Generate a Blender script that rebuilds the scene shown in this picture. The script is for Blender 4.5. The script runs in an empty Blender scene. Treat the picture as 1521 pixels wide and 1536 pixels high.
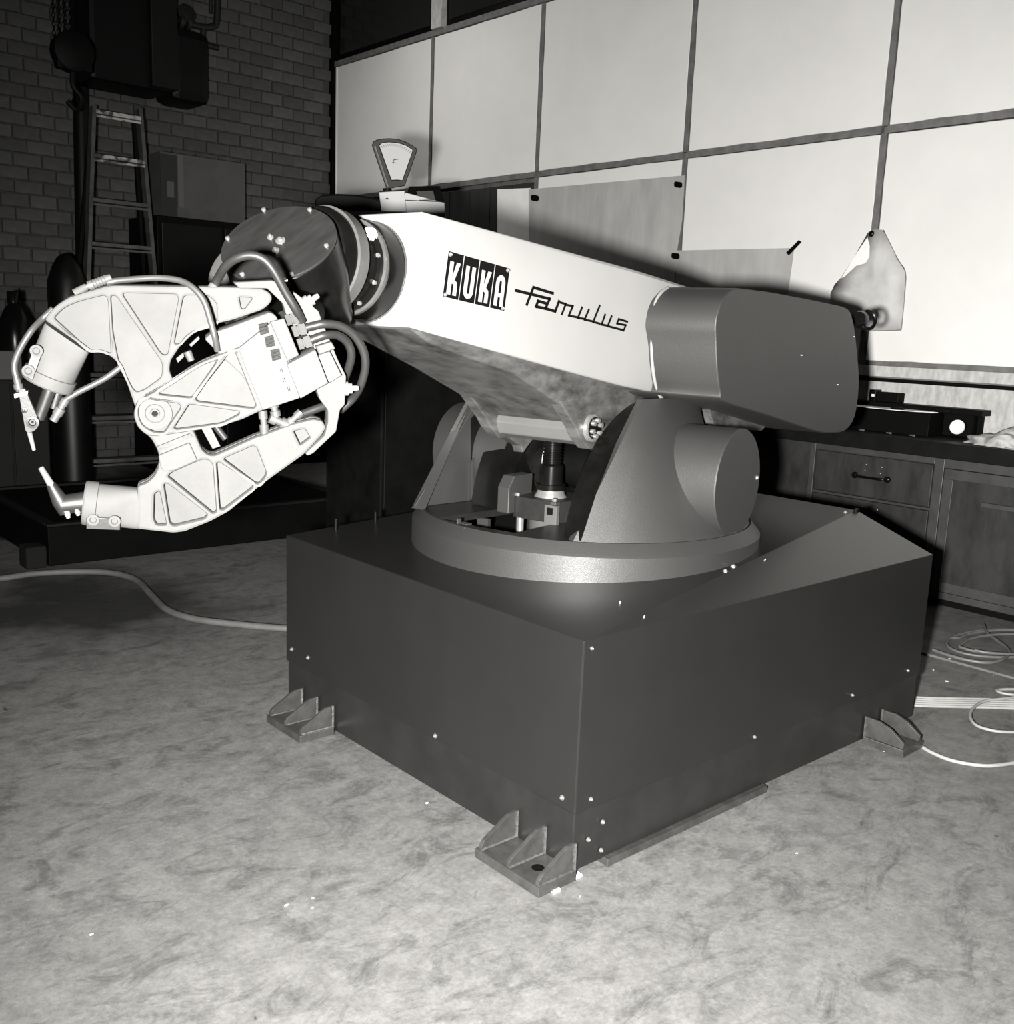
import bpy, bmesh, math, random
from mathutils import Vector, Matrix, Quaternion
from mathutils.geometry import tessellate_polygon
random.seed(7)
D = bpy.data
scene = bpy.context.scene
COL = scene.collection
V = Vector

# ------------------------------------------------------------------ camera
FPX, YAW, PITCH, ROLL = 1503.95, math.radians(48.28737), math.radians(10.30959), math.radians(2.27741)
CAM = V((-1.83509, -1.73573, 1.47218))
_f = V((math.cos(PITCH)*math.cos(YAW), math.cos(PITCH)*math.sin(YAW), -math.sin(PITCH)))
_r0 = _f.cross(V((0, 0, 1))).normalized(); _u0 = _r0.cross(_f)
RT = math.cos(ROLL)*_r0 + math.sin(ROLL)*_u0
UP = -math.sin(ROLL)*_r0 + math.cos(ROLL)*_u0
FW = _f
cd = D.cameras.new('camera'); cam = D.objects.new('camera', cd); COL.objects.link(cam)
m = Matrix((( RT.x, UP.x, -FW.x, CAM.x), (RT.y, UP.y, -FW.y, CAM.y), (RT.z, UP.z, -FW.z, CAM.z), (0, 0, 0, 1)))
cam.matrix_world = m
cd.sensor_fit = 'HORIZONTAL'; cd.sensor_width = 36; cd.lens = 36*FPX/1521; cd.clip_start = .05; cd.clip_end = 60
scene.camera = cam

# ------------------------------------------------------------------ view, world, lights
scene.view_settings.view_transform = 'Standard'; scene.view_settings.look = 'None'
scene.view_settings.gamma = 1; scene.view_settings.use_curve_mapping = False
scene.view_settings.exposure = 0.0
w = D.worlds.new('world'); scene.world = w; w.use_nodes = True
w.node_tree.nodes['Background'].inputs[0].default_value = (1.0, .985, .96, 1)
w.node_tree.nodes['Background'].inputs[1].default_value = 0.009

FLASH = CAM - RT*.20 - UP*.06 - FW*.05
fl_ = D.lights.new('camera_flash', 'SPOT'); fl_.energy = 3550; fl_.shadow_soft_size = .05; fl_.color = (1, .985, .955)
fl_.spot_size = math.radians(106); fl_.spot_blend = 1.0          # hand-held flash reflector aimed at the robot
flo = D.objects.new('camera_flash', fl_); flo.location = FLASH; COL.objects.link(flo)
flo.rotation_euler = (FW + RT*.16 - UP*.02).to_track_quat('-Z', 'Y').to_euler()
la = D.lights.new('wall_fill_lamp', 'AREA'); la.energy = 19; la.shape = 'RECTANGLE'; la.size = 2.2; la.size_y = .5; la.color = (1, .98, .95); la.spread = math.radians(110)  # added fill lamp that lifts the left part of the panel wall
lo = D.objects.new('wall_fill_lamp', la); lo.location = (2.3, 6.3, 4.95)
lo.rotation_euler = (V((4.33, 6.2, 3.1))-V(lo.location)).to_track_quat('-Z', 'X').to_euler(); COL.objects.link(lo)

# ------------------------------------------------------------------ pixel / plane helpers (a point on a real plane of the place)
def ray(x, y): return FW + (x-760.5)/FPX*RT - (y-768)/FPX*UP
def on(x, y, ax, v):
    d = ray(x, y); i = 'xyz'.index(ax); return CAM + d*((v-CAM[i])/d[i])
def onp(x, y, P, N):
    d = ray(x, y); return CAM + d*((P-CAM).dot(N)/d.dot(N))
AZ = math.radians(12.35); RO = V((.83, .82, 0))
EX = V((math.cos(AZ), math.sin(AZ), 0)); EY = V((-math.sin(AZ), math.cos(AZ), 0)); EZ = V((0, 0, 1))
def wl(a, b, z): return RO + EX*a + EY*b + EZ*z
def loc_of(P): d = P-RO; return (d.dot(EX), d.dot(EY), d.z)
def onb(x, y, b): return loc_of(onp(x, y, wl(0, b, 0), EY))

# ------------------------------------------------------------------ materials
MATS = {}
def mat(name, c, rough=.5, metal=0, var=.0, vscale=5, c2=None, bump=0, bscale=40, stretch=(1, 1, 1), spec=.5, rvar=0, rand=0, contrast=(.35, .65)):
    if name in MATS: return MATS[name]
    m = D.materials.new(name); m.use_nodes = True; nt = m.node_tree; N = nt.nodes; L = nt.links
    b = N['Principled BSDF']
    col = (c, c*.988, c*.962) if not isinstance(c, tuple) else c
    b.inputs['Base Color'].default_value = (*col, 1); b.inputs['Roughness'].default_value = rough
    b.inputs['Metallic'].default_value = metal; b.inputs['Specular IOR Level'].default_value = spec
    tc = N.new('ShaderNodeTexCoord'); mp = N.new('ShaderNodeMapping'); mp.inputs['Scale'].default_value = stretch
    L.new(tc.outputs['Object'], mp.inputs['Vector'])
    if var or c2 is not None or rand:
        if c2 is None: c2 = tuple(max(0, x*(1-var)) for x in col)
        elif not isinstance(c2, tuple): c2 = (c2, c2*.988, c2*.962)
        n = N.new('ShaderNodeTexNoise'); n.inputs['Scale'].default_value = vscale; n.inputs['Detail'].default_value = 8; n.inputs['Roughness'].default_value = .62
        L.new(mp.outputs[0], n.inputs['Vector'])
        cr = N.new('ShaderNodeValToRGB'); cr.color_ramp.elements[0].position = contrast[0]; cr.color_ramp.elements[1].position = contrast[1]
        cr.color_ramp.elements[0].color = (*c2, 1); cr.color_ramp.elements[1].color = (*col, 1)
        L.new(n.outputs[0], cr.inputs[0]); out = cr.outputs[0]
        if rand:
            oi = N.new('ShaderNodeObjectInfo'); mr = N.new('ShaderNodeMapRange'); mr.inputs[3].default_value = 1-rand; mr.inputs[4].default_value = 1+rand
            L.new(oi.outputs['Random'], mr.inputs[0]); mx = N.new('ShaderNodeVectorMath'); mx.operation = 'SCALE'
            L.new(out, mx.inputs[0]); L.new(mr.outputs[0], mx.inputs['Scale']); out = mx.outputs[0]
        L.new(out, b.inputs['Base Color'])
    if rvar:
        n = N.new('ShaderNodeTexNoise'); n.inputs['Scale'].default_value = vscale*1.7; n.inputs['Detail'].default_value = 6
        L.new(mp.outputs[0], n.inputs['Vector']); mr = N.new('ShaderNodeMapRange'); mr.inputs[3].default_value = rough-rvar; mr.inputs[4].default_value = rough+rvar
        L.new(n.outputs[0], mr.inputs[0]); L.new(mr.outputs[0], b.inputs['Roughness'])
    if bump:
        n = N.new('ShaderNodeTexNoise'); n.inputs['Scale'].default_value = bscale; n.inputs['Detail'].default_value = 5
        L.new(mp.outputs[0], n.inputs['Vector']); bp = N.new('ShaderNodeBump'); bp.inputs['Strength'].default_value = bump; bp.inputs['Distance'].default_value = .004
        L.new(n.outputs[0], bp.inputs['Height']); L.new(bp.outputs[0], b.inputs['Normal'])
    MATS[name] = m; return m

PAINT = mat('grey_machine_paint', .0175, .5, .0, .10, 3, bump=.12, bscale=220, spec=.6)
PAINTP = mat('dark_grey_pedestal_paint', .0098, .31, .0, .12, 3, bump=.05, bscale=220, spec=.36)
PAINTD = mat('worn_frame_paint', .011, .36, .0, .35, 6, bump=.05, bscale=120)
COVER = mat('light_grey_enamel', .158, .6, 0, .05, 3, bump=.04, bscale=160, spec=.15)
CAST = mat('bare_cast_metal', .095, .42, .3, .0, 9, c2=.018, bump=.10, bscale=30, stretch=(1, 1, 2.2), contrast=(.3, .62))
ALU = mat('pale_cast_aluminium', .056, .75, .0, .10, 14, bump=.12, bscale=90, spec=.2)
ALUW = mat('rough_cast_web', .053, .75, 0, .16, 10, bump=.18, bscale=70, spec=.2)
ALUD = mat('dull_cast_aluminium', .02, .45, .4, .35, 18, bump=.10, bscale=60)
STEEL = mat('bright_steel', .25, .3, .6, .25, 20)
BLACK = mat('glossy_black_enamel', .002, .22, 0, .3, 8, c2=.004, spec=.13)
DARK = mat('dark_steel', .0025, .5, 0, .5, 8, spec=.08)
RUBBER = mat('grey_rubber_hose', .012, .45, 0, .2, 30, spec=.3)
HOSEL = mat('pale_plastic_hose', .032, .4, 0, .15, 30)
PLATE = mat('brushed_cover_plate', .019, .42, .1, .0, 5, c2=.010, stretch=(1, 9, 3), contrast=(.3, .75), rvar=.1)
SILVER = mat('turned_metal_ring', .075, .38, .3, .3, 12)
BLK = mat('black_sign_paint', .002, .6, spec=.06)
SIGN = mat('light_sign_paint', .17, .5)
GUS = mat('welded_steel_plate', .045, .42, .25, .4, 20, bump=.1, bscale=60)
WELD = mat('weld_bead', .12, .35, .6, .5, 80, bump=.5, bscale=200)
WHITEP = mat('white_wall_panel', .62, .6, 0, .06, 2.2, bump=.05, bscale=90)
GAP = mat('grey_joint_strip', .13, .75, 0, .4, 14, bump=.2, bscale=40)
DWOOD = mat('dark_wood_panel', .014, .7, 0, .5, 3, stretch=(6, 6, .7), bump=.1)
PLAST = mat('grey_plaster', .42, .8, 0, .35, 14, stretch=(2, 2, .8), bump=.2, bscale=60)
BRICK = mat('grey_brick', .056, .85, 0, .35, 9, bump=.5, bscale=45, rand=.22)
MORT = mat('brick_mortar', .040, .95, 0, .3, 20)
LOWW = mat('painted_lower_wall', .06, .8, 0, .3, 3)
BENCHM = mat('stained_bench_wood', .024, .55, 0, 0, 5, c2=.010, spec=.2, stretch=(2, 2, .8), bump=.12, bscale=50, contrast=(.3, .6))
BENCHF = mat('worn_bench_frame', .030, .5, 0, .35, 10, bump=.1)
BTOP = mat('oily_worktop', .004, .6, 0, .5, 12, spec=.12, bump=.2, bscale=40)
PAPER = mat('white_paper', .70, .7, 0, .1, 6)
TRACE = mat('tracing_paper', .36, .6, 0, .20, 2.2, stretch=(1, 3.0, .8), bump=.1, bscale=8)
CARD = mat('cardboard', .05, .8, 0, .25, 5)
CLOTH = mat('crumpled_cloth', .38, .85, 0, .5, 16, bump=.8, bscale=18)
PLASTIC = mat('clear_plastic_sheet', .44, .6, 0, .22, 6, spec=.25)
LADW = mat('old_ladder_wood', .055, .6, 0, .6, 10)
CABLE = mat('pale_cable', .24, .5, 0, .2, 20)
CABLED = mat('grey_cable', .10, .5, 0, .2, 20)
GLASSD = mat('dark_window_glass', .012, .08, 0, 0)
CEIL = mat('ceiling_board', .25, .9, 0, .2, 2)

def floor_mat():
    m = D.materials.new('stained_concrete'); m.use_nodes = True; nt = m.node_tree; N = nt.nodes; L = nt.links; b = N['Principled BSDF']
    tc = N.new('ShaderNodeTexCoord')
    def noise(s, det=8, rg=.6, st=(1, 1, 1), dist=0, off=0):
        mp = N.new('ShaderNodeMapping'); mp.inputs['Scale'].default_value = st; mp.inputs['Location'].default_value = (off, off*.7, 0); L.new(tc.outputs['Object'], mp.inputs[0])
        n = N.new('ShaderNodeTexNoise'); n.inputs['Scale'].default_value = s; n.inputs['Detail'].default_value = det; n.inputs['Roughness'].default_value = rg
        n.inputs['Distortion'].default_value = dist; L.new(mp.outputs[0], n.inputs[0]); return n.outputs[0]
    def ramp(src, p0, c0, p1, c1):
        r = N.new('ShaderNodeValToRGB'); r.color_ramp.elements[0].position = p0; r.color_ramp.elements[1].position = p1
        r.color_ramp.elements[0].color = (c0, c0, c0, 1); r.color_ramp.elements[1].color = (c1, c1, c1, 1); L.new(src, r.inputs[0]); return r.outputs[0]
    def mul(a, c):
        v = N.new('ShaderNodeMix'); v.data_type = 'RGBA'; v.blend_type = 'MULTIPLY'; v.inputs[0].default_value = 1; L.new(a, v.inputs[6]); L.new(c, v.inputs[7]); return v.outputs[2]
    base = ramp(noise(2.2, 9, .62), .3, .80, .72, .98)
    o = mul(base, ramp(noise(13, 9, .8), .36, .68, .60, 1.10))
    o = mul(o, ramp(noise(70, 6, .8), .34, .80, .62, 1.12))
    o = mul(o, ramp(noise(4.5, 7, .75, (1.0, 1.8, 1), 1.0, 3), .35, .52, .50, 1.0))       # smeared dark patches
    o = mul(o, ramp(noise(17, 3, .5, (1, 1, 1), .4, 9), .23, .3, .27, 1.0))            # small spots
    # flash falloff painted in at back left, partly stains; and one oil drop
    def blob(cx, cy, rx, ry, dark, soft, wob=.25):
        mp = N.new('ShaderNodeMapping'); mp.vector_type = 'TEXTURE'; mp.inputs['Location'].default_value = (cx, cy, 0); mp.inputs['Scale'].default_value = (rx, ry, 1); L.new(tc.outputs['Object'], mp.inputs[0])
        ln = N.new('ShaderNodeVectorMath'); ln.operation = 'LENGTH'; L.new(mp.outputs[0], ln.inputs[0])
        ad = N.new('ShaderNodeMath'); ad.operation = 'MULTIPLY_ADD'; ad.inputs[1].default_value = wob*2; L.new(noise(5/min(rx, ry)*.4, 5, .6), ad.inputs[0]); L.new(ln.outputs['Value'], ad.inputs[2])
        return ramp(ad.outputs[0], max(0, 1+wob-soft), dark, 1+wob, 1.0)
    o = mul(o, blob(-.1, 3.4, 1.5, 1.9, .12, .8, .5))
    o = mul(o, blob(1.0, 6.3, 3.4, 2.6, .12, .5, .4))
    o = mul(o, blob(.281, -.202, .028, .016, .12, .2))
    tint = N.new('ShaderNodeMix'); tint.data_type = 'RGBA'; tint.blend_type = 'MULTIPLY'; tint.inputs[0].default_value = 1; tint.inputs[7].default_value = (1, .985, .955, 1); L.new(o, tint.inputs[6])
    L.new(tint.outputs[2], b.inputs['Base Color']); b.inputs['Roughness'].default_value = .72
    bp = N.new('ShaderNodeBump'); bp.inputs['Strength'].default_value = .25; bp.inputs['Distance'].default_value = .004; L.new(noise(30, 6, .7), bp.inputs['Height']); L.new(bp.outputs[0], b.inputs['Normal'])
    return m
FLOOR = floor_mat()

# ------------------------------------------------------------------ mesh helpers
def link(o, parent=None):
    COL.objects.link(o)
    if parent is not None:
        o.parent = parent
        o.matrix_parent_inverse = Matrix.Translation(parent.get('_o', (0, 0, 0))).inverted() if parent.type == 'EMPTY' else Matrix()
    return o
def obj(name, bm, mt, parent=None, smooth=False, angle=35, bevel=0, label=None):
    me = D.meshes.new(name)
    bmesh.ops.recalc_face_normals(bm, faces=bm.faces)
    if smooth:
        for f in bm.faces: f.smooth = True
        for e in bm.edges:
            if len(e.link_faces) == 2 and e.calc_face_angle(0) > math.radians(angle): e.smooth = False
    bm.to_mesh(me); bm.free(); me.materials.append(mt)
    o = D.objects.new(name, me); link(o, parent)
    if bevel:
        md = o.modifiers.new('bevel', 'BEVEL'); md.width = bevel; md.segments = 2; md.limit_method = 'ANGLE'; md.angle_limit = math.radians(40); md.harden_normals = False
    if label: o['label'] = label
    return o
def thing(name, label, cat, at, group=None):
    o = D.objects.new(name, None); o.location = at; o['_o'] = list(at); o.empty_display_size = .05; COL.objects.link(o)
    o['label'] = label; o['category'] = cat
    if group: o['group'] = group
    return o
def tag(o, label, cat, group=None):
    o['label'] = label; o['category'] = cat
    if group: o['group'] = group
    return o
def struct(o): o['kind'] = 'structure'; return o
def B(): return bmesh.new()
def box(bm, lo, hi, M=None):
    vs = [bm.verts.new(V((x, y, z)) if M is None else M @ V((x, y, z))) for x in (lo[0], hi[0]) for y in (lo[1], hi[1]) for z in (lo[2], hi[2])]
    for f in ((0, 1, 3, 2), (4, 6, 7, 5), (0, 4, 5, 1), (2, 3, 7, 6), (0, 2, 6, 4), (1, 5, 7, 3)): bm.faces.new([vs[i] for i in f])
    return bm
def basis(d):
    d = d.normalized(); a = V((0, 0, 1)) if abs(d.z) < .9 else V((1, 0, 0)); x = a.cross(d).normalized(); return x, d.cross(x)
def lathe(bm, p0, axis, prof, seg=32, caps=True):
    """prof: list of (distance along axis, radius)"""
    d = axis.normalized(); x, y = basis(d); rings = []
    for t, r in prof:
        rings.append([bm.verts.new(p0 + d*t + (x*math.cos(2*math.pi*i/seg) + y*math.sin(2*math.pi*i/seg))*max(r, 1e-5)) for i in range(seg)])
    for a, b in zip(rings, rings[1:]):
        for i in range(seg): bm.faces.new((a[i], a[(i+1) % seg], b[(i+1) % seg], b[i]))
    if caps: bm.faces.new(rings[0][::-1]); bm.faces.new(rings[-1])
    return bm
def cyl(bm, p0, p1, r0, r1=None, seg=16):
    return lathe(bm, p0, p1-p0, [(0, r0), ((p1-p0).length, r0 if r1 is None else r1)], seg)
def catmull(pts, n=6):
    out = []; P = [pts[0]*2-pts[1]] + list(pts) + [pts[-1]*2-pts[-2]]
    for i in range(1, len(P)-2):
        for k in range(n):
            t = k/n; a, b, c, d = P[i-1], P[i], P[i+1], P[i+2]
            out.append(.5*((2*b)+(c-a)*t+(2*a-5*b+4*c-d)*t*t+(3*b-a-3*c+d)*t**3))
    out.append(pts[-1]); return out
def tube(bm, pts, r, seg=10, smooth=6):
    pts = catmull(pts, smooth) if smooth and len(pts) > 2 else pts
    x, y = basis(pts[1]-pts[0]); rings = []; prev = (pts[1]-pts[0]).normalized()
    for i, p in enumerate(pts):
        d = (pts[min(i+1, len(pts)-1)]-pts[max(i-1, 0)]).normalized()
        q = prev.rotation_difference(d); x = q @ x; y = q @ y; prev = d
        rings.append([bm.verts.new(p+(x*math.cos(2*math.pi*k/seg)+y*math.sin(2*math.pi*k/seg))*r) for k in range(seg)])
    for a, b in zip(rings, rings[1:]):
        for i in range(seg): bm.faces.new((a[i], a[(i+1) % seg], b[(i+1) % seg], b[i]))
    bm.faces.new(rings[0][::-1]); bm.faces.new(rings[-1]); return bm
def prism(bm, poly, d):
    """poly: world points in one plane, d: extrusion vector"""
    a = [bm.verts.new(p) for p in poly]; b = [bm.verts.new(p+d) for p in poly]; n = len(poly)
    bm.faces.new(a); bm.faces.new(b[::-1])
    for i in range(n): bm.faces.new((a[i], b[i], b[(i+1) % n], a[(i+1) % n]))
    return bm
def loft(bm, A, Bp, cap=True):
    a = [bm.verts.new(p) for p in A]; b = [bm.verts.new(p) for p in Bp]; n = len(a)
    for i in range(n): bm.faces.new((a[i], a[(i+1) % n], b[(i+1) % n], b[i]))
    if cap: bm.faces.new(a[::-1]); bm.faces.new(b)
    return bm
def rpoly(pts, r, n=4):
    out = []; L = len(pts)
    for i in range(L):
        p, a, c = V(pts[i]), V(pts[i-1]), V(pts[(i+1) % L])
        rr = min(r, (a-p).length*.45, (c-p).length*.45)
        s, e = p+(a-p).normalized()*rr, p+(c-p).normalized()*rr
        for k in range(n+1):
            t = k/n; out.append(s*(1-t)**2+p*2*t*(1-t)+e*t*t)
    return out
class Frame:
    def __init__(s, O, N, X=None):
        s.O = V(O); s.N = V(N).normalized(); x = RT if X is None else V(X); s.X = (x-s.N*x.dot(s.N)).normalized(); s.Y = s.N.cross(s.X)
        s.M = Matrix(((s.X.x, s.Y.x, s.N.x, s.O.x), (s.X.y, s.Y.y, s.N.y, s.O.y), (s.X.z, s.Y.z, s.N.z, s.O.z), (0, 0, 0, 1)))
    def px(s, x, y, w=0):            # world point where this pixel meets the plane lifted by w
        return onp(x, y, s.O+s.N*w, s.N)
    def uv(s, x, y, w=0):
        d = s.px(x, y, w)-s.O; return V((d.dot(s.X), d.dot(s.Y)))
def plate(bm, fr, outline, holes, w0, w1, bev=0):
    """flat plate with holes between heights w0 and w1 over a frame (2-D points in metres)"""
    cu = D.curves.new('tmp', 'CURVE'); cu.dimensions = '2D'; cu.fill_mode = 'BOTH'; cu.extrude = max((w1-w0)/2-bev, .0002); cu.bevel_depth = bev; cu.bevel_resolution = 1; cu.offset = -bev
    for pl in [outline]+list(holes):
        sp = cu.splines.new('POLY'); sp.points.add(len(pl)-1); sp.use_cyclic_u = True
        for q, p in zip(sp.points, pl): q.co = (p[0], p[1], 0, 1)
    o = D.objects.new('tmp', cu); COL.objects.link(o); dg = bpy.context.evaluated_depsgraph_get(); me = D.meshes.new_from_object(o.evaluated_get(dg))
    me.transform(fr.M @ Matrix.Translation((0, 0, (w0+w1)/2))); bm.from_mesh(me)
    D.objects.remove(o); D.curves.remove(cu); D.meshes.remove(me); return bm

# ================================================================== THE SETTING
XW, ZT, ZM, ZL = 4.327, 4.216, 2.805, 1.336
YV = [8.24, 6.496, 4.954, 3.320, 1.725, .13, -1.47, -3.07]
YB = 8.28
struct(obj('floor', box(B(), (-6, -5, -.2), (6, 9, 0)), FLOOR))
struct(obj('ceiling', box(B(), (-6, -5, 5.3), (6, 9, 5.45)), CEIL))
wr = struct(obj('wall_right', box(B(), (XW+.02, -5, 0), (XW+.3, 8.6, 5.3)), GAP))
wb = struct(obj('wall_back', box(B(), (-6, YB+.03, 0), (XW+.02, YB+.3, 5.3)), MORT))
# white boards of the panel wall, each its own piece
def panel_bm(ya, yb, za, zb, j=.027):
    bm = B(); n = 10; pts = []
    R = lambda s=.0035: random.uniform(-s, s)
    y0, y1, z0, z1 = ya+j, yb-j, za+j, zb-j
    for i in range(n): pts.append((y0+(y1-y0)*i/n+ (R() if i else 0), z0+R()))
    for i in range(n): pts.append((y1+R(), z0+(z1-z0)*i/n))
    for i in range(n): pts.append((y1-(y1-y0)*i/n, z1+R()))
    for i in range(n): pts.append((y0+R(), z1-(z1-z0)*i/n))
    return prism(bm, [V((XW-.012, y, z)) for y, z in pts], V((.034, 0, 0)))
for k in range(len(YV)-1):
    for za, zb in ((ZM, ZT), (ZL+.005, ZM)):
        if zb == ZM and k < 2: continue
        obj('panel', panel_bm(YV[k+1], YV[k], za, zb), WHITEP, wr, bevel=.004)
for k in range(2):   # dark wooden boards under the second rail
    n = 5; y0, y1 = YV[k+1]+.02, YV[k]-.02
    for i in range(n):
        a = y0+(y1-y0)*i/n
        obj('board', box(B(), (XW-.005, a+.004, .0), (XW+.03, a+(y1-y0)/n-.004, ZM-.06)), DWOOD, wr)
for k in range(7):
    obj('rail', box(B(), (XW-.02, YV[k+1]+.02, ZM-.022), (XW+.02, YV[k]-.02, ZM+.022)), GAP, wr)
for k in range(1, len(YV)-1):
    for za, zb in ((ZM+.023, ZT-.023), (ZL+.006, ZM-.023)):
        if zb < ZM and k < 2: continue
        bm = B(); n = 8; pts = [(YV[k]-.021+random.uniform(-.003, .003), za+(zb-za)*i/n) for i in range(n+1)]+[(YV[k]+.021+random.uniform(-.003, .003), zb-(zb-za)*i/n) for i in range(n+1)]
        obj('batten', prism(bm, [V((XW-.017, y, z)) for y, z in pts], V((.03, 0, 0))), GAP, wr)
obj('rail', box(B(), (XW-.03, -3.0, ZT-.022), (XW+.02, 8.24, ZT+.03)), GAP, wr)
obj('ledge_board', box(B(), (XW-.03, -4.9, 1.268), (XW+.02, 4.95, ZL)), PLAST, wr, bevel=.003)
obj('dark_rail', box(B(), (XW-.045, -4.9, 1.236), (XW+.02, 4.95, 1.258)), BLK, wr)
obj('plaster_strip', box(B(), (XW-.012, -4.9, .86), (XW+.02, 4.95, 1.235)), PLAST, wr)
obj('corner_post', box(B(), (XW-.05, 8.235, 0), (XW+.02, YB+.03, 5.3)), DARK, wr)
obj('corner_bead', box(B(), (XW-.022, 8.2, 2.6), (XW+.0, 8.218, ZT-.03)), WHITEP, wr)
# clerestory window above the panels
for k, (ya, yb) in enumerate(((6.50, 8.2), (4.97, 6.30), (3.33, 4.93), (1.74, 3.30), (.14, 1.71))):
    wn = struct(obj('window_%d' % (k+1), box(B(), (XW-.005, ya, ZT+.035), (XW+.03, yb, 5.28)), DARK))
    obj('pane', box(B(), (XW-.012, ya+.05, ZT+.09), (XW-.006, yb-.05, 5.2)), GLASSD, wn)
obj('mullion', box(B(), (XW-.06, 6.31, ZT+.03), (XW+.02, 6.47, 5.3)), PLAST, wr)

# brick wall: every brick the photo lets you tell apart (the 300 that show largest), the rest one stuff part
BW, BH, J = .245, .118, .011
def brick_mesh(w, h, dpt):
    bm = box(B(), (-w/2, 0, -h/2), (w/2, dpt, h/2)); bmesh.ops.bevel(bm, geom=[e for e in bm.edges], offset=.005, segments=1, affect='EDGES')
    me = D.meshes.new('brick'); bm.to_mesh(me); bm.free(); me.materials.append(BRICK); return me
bricks = []
row = 0; z = .9
z0 = .03
while z0+row*BH < 5.2:
    zc = z0+BH/2+row*BH; x = -1.2+(BW/2 if row % 2 else 0)
    while x < XW-.05:
        bricks.append((x, zc)); x += BW
    row += 1
def vis(x, z):
    d = V((x, YB, z))-CAM; q = d.dot(FW); px = 760.5+FPX*d.dot(RT)/q; py = 768-FPX*d.dot(UP)/q
    if not (-25 < px < 510 and -20 < py < 470): return -1
    if 130 < px < 300 and py < 150: return 0
    if 235 < px < 370 and py > 232: return 0
    return 1+px/1000 - abs(py-150)/900
bricks.sort(key=lambda b: -vis(*b))
meshes = [brick_mesh(BW-J, BH-J, .04), brick_mesh(BW-J*1.5, BH-J*.8, .04), brick_mesh(BW-J*.8, BH-J*1.4, .04)]
for i, (x, z) in enumerate(bricks[:300]):
    o = D.objects.new('brick', random.choice(meshes)); o.location = (x+random.uniform(-.003, .003), YB-random.uniform(0, .006), z+random.uniform(-.002, .002)); link(o, wb)
bm = B()
for x, z in bricks[300:]:
    g = random.uniform(0, .005); box(bm, (x-BW/2+J/2, YB-g, z-BH/2+J/2), (x+BW/2-J/2, YB+.04, z+BH/2-J/2))
st = obj('brickwork', bm, BRICK, wb); st['kind'] = 'stuff'

# ================================================================== THE ROBOT
rb = thing('industrial_robot', 'large grey industrial robot with tapered light arm on a boxy pedestal', 'robot', (.9, .78, 0))
WB, DB, HB = 1.5646, 1.93, .68
ZB, ZS = .018, .19
# pedestal: frame below, sheet cover above with a tilted deck and one folded corner triangle
hz = lambda x: .68+.0625*x
ped = obj('pedestal_frame', box(B(), (.006, .006, ZB), (DB-.006, WB-.006, ZS+.03)), PAINTD, rb, bevel=.003)
bm = B()
P = dict(a0=V((0, 0, ZS)), b0=V((DB, 0, ZS)), c0=V((DB, WB, ZS)), d0=V((0, WB, ZS)),
         a=V((0, 0, HB)), b=V((DB, 0, HB)), p=V((DB, .337, hz(DB))), c=V((DB, WB, hz(DB))), d=V((0, WB, HB)))
v = {k: bm.verts.new(q) for k, q in P.items()}
for f in ('a0 b0 b a', 'd0 a0 a d', 'c0 d0 d c', 'b0 c0 c p b', 'd a p c', 'a b p', 'a0 d0 c0 b0'):
    bm.faces.new([v[k] for k in f.split()])
obj('pedestal_cover', bm, PAINTP, rb, bevel=.004)
def screw(p, n, r=.006, parent=rb, name='screw'):
    n = V(n).normalized(); bm = B(); lathe(bm, p-n*.002, n, [(0, r*1.3), (.003, r*1.3), (.0035, r), (.008, r*.8), (.010, r*.3)], 10); return obj(name, bm, STEEL, parent, True)
for y, z in ((.05, .222), (.62, .205), (1.40, .245), (1.52, .245)): screw(V((0, y, z)), (-1, 0, 0))
for x, z in ((.06, .22), (.82, .21), (1.83, .23), (.06, .10), (1.42, .22), (.115, .135), (.115, .05)): screw(V((x, 0, z)), (0, -1, 0), .005)
screw(V((.03, 0, .655)), (0, -1, 0), .004)
dn = V((-.0625, 0, 1)).normalized()
for x, y, r_ in ((1088, 857, .007), (1100, 850, .008), (1268, 769, .008), (930, 905, .003)):
    screw(onp(x, y, V((0, 0, .68)), dn), dn, r_)
tn = (V((DB, 0, HB))).cross(V((DB, .337, hz(DB)))-V((0, 0, HB))*1)
for x, y in ((1147, 841), (966, 926)):
    tn = (V((DB, 0, 0))).cross(V((DB, .337, hz(DB)-HB))).normalized(); screw(onp(x, y, V((0, 0, HB)), tn), tn, .003)
br = B(); box(br, (1.90, .322, hz(1.9)-.01), (1.925, .336, hz(1.9)+.012)); obj('lifting_lug', br, DARK, rb, bevel=.003)
for x, y in ((.18, WB-.06), (.36, WB-.06)):
    bm = B(); cyl(bm, V((x, y, hz(x)-.005)), V((x, y, hz(x)+.045)), .007); obj('stud', bm, DARK, rb, True)
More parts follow.
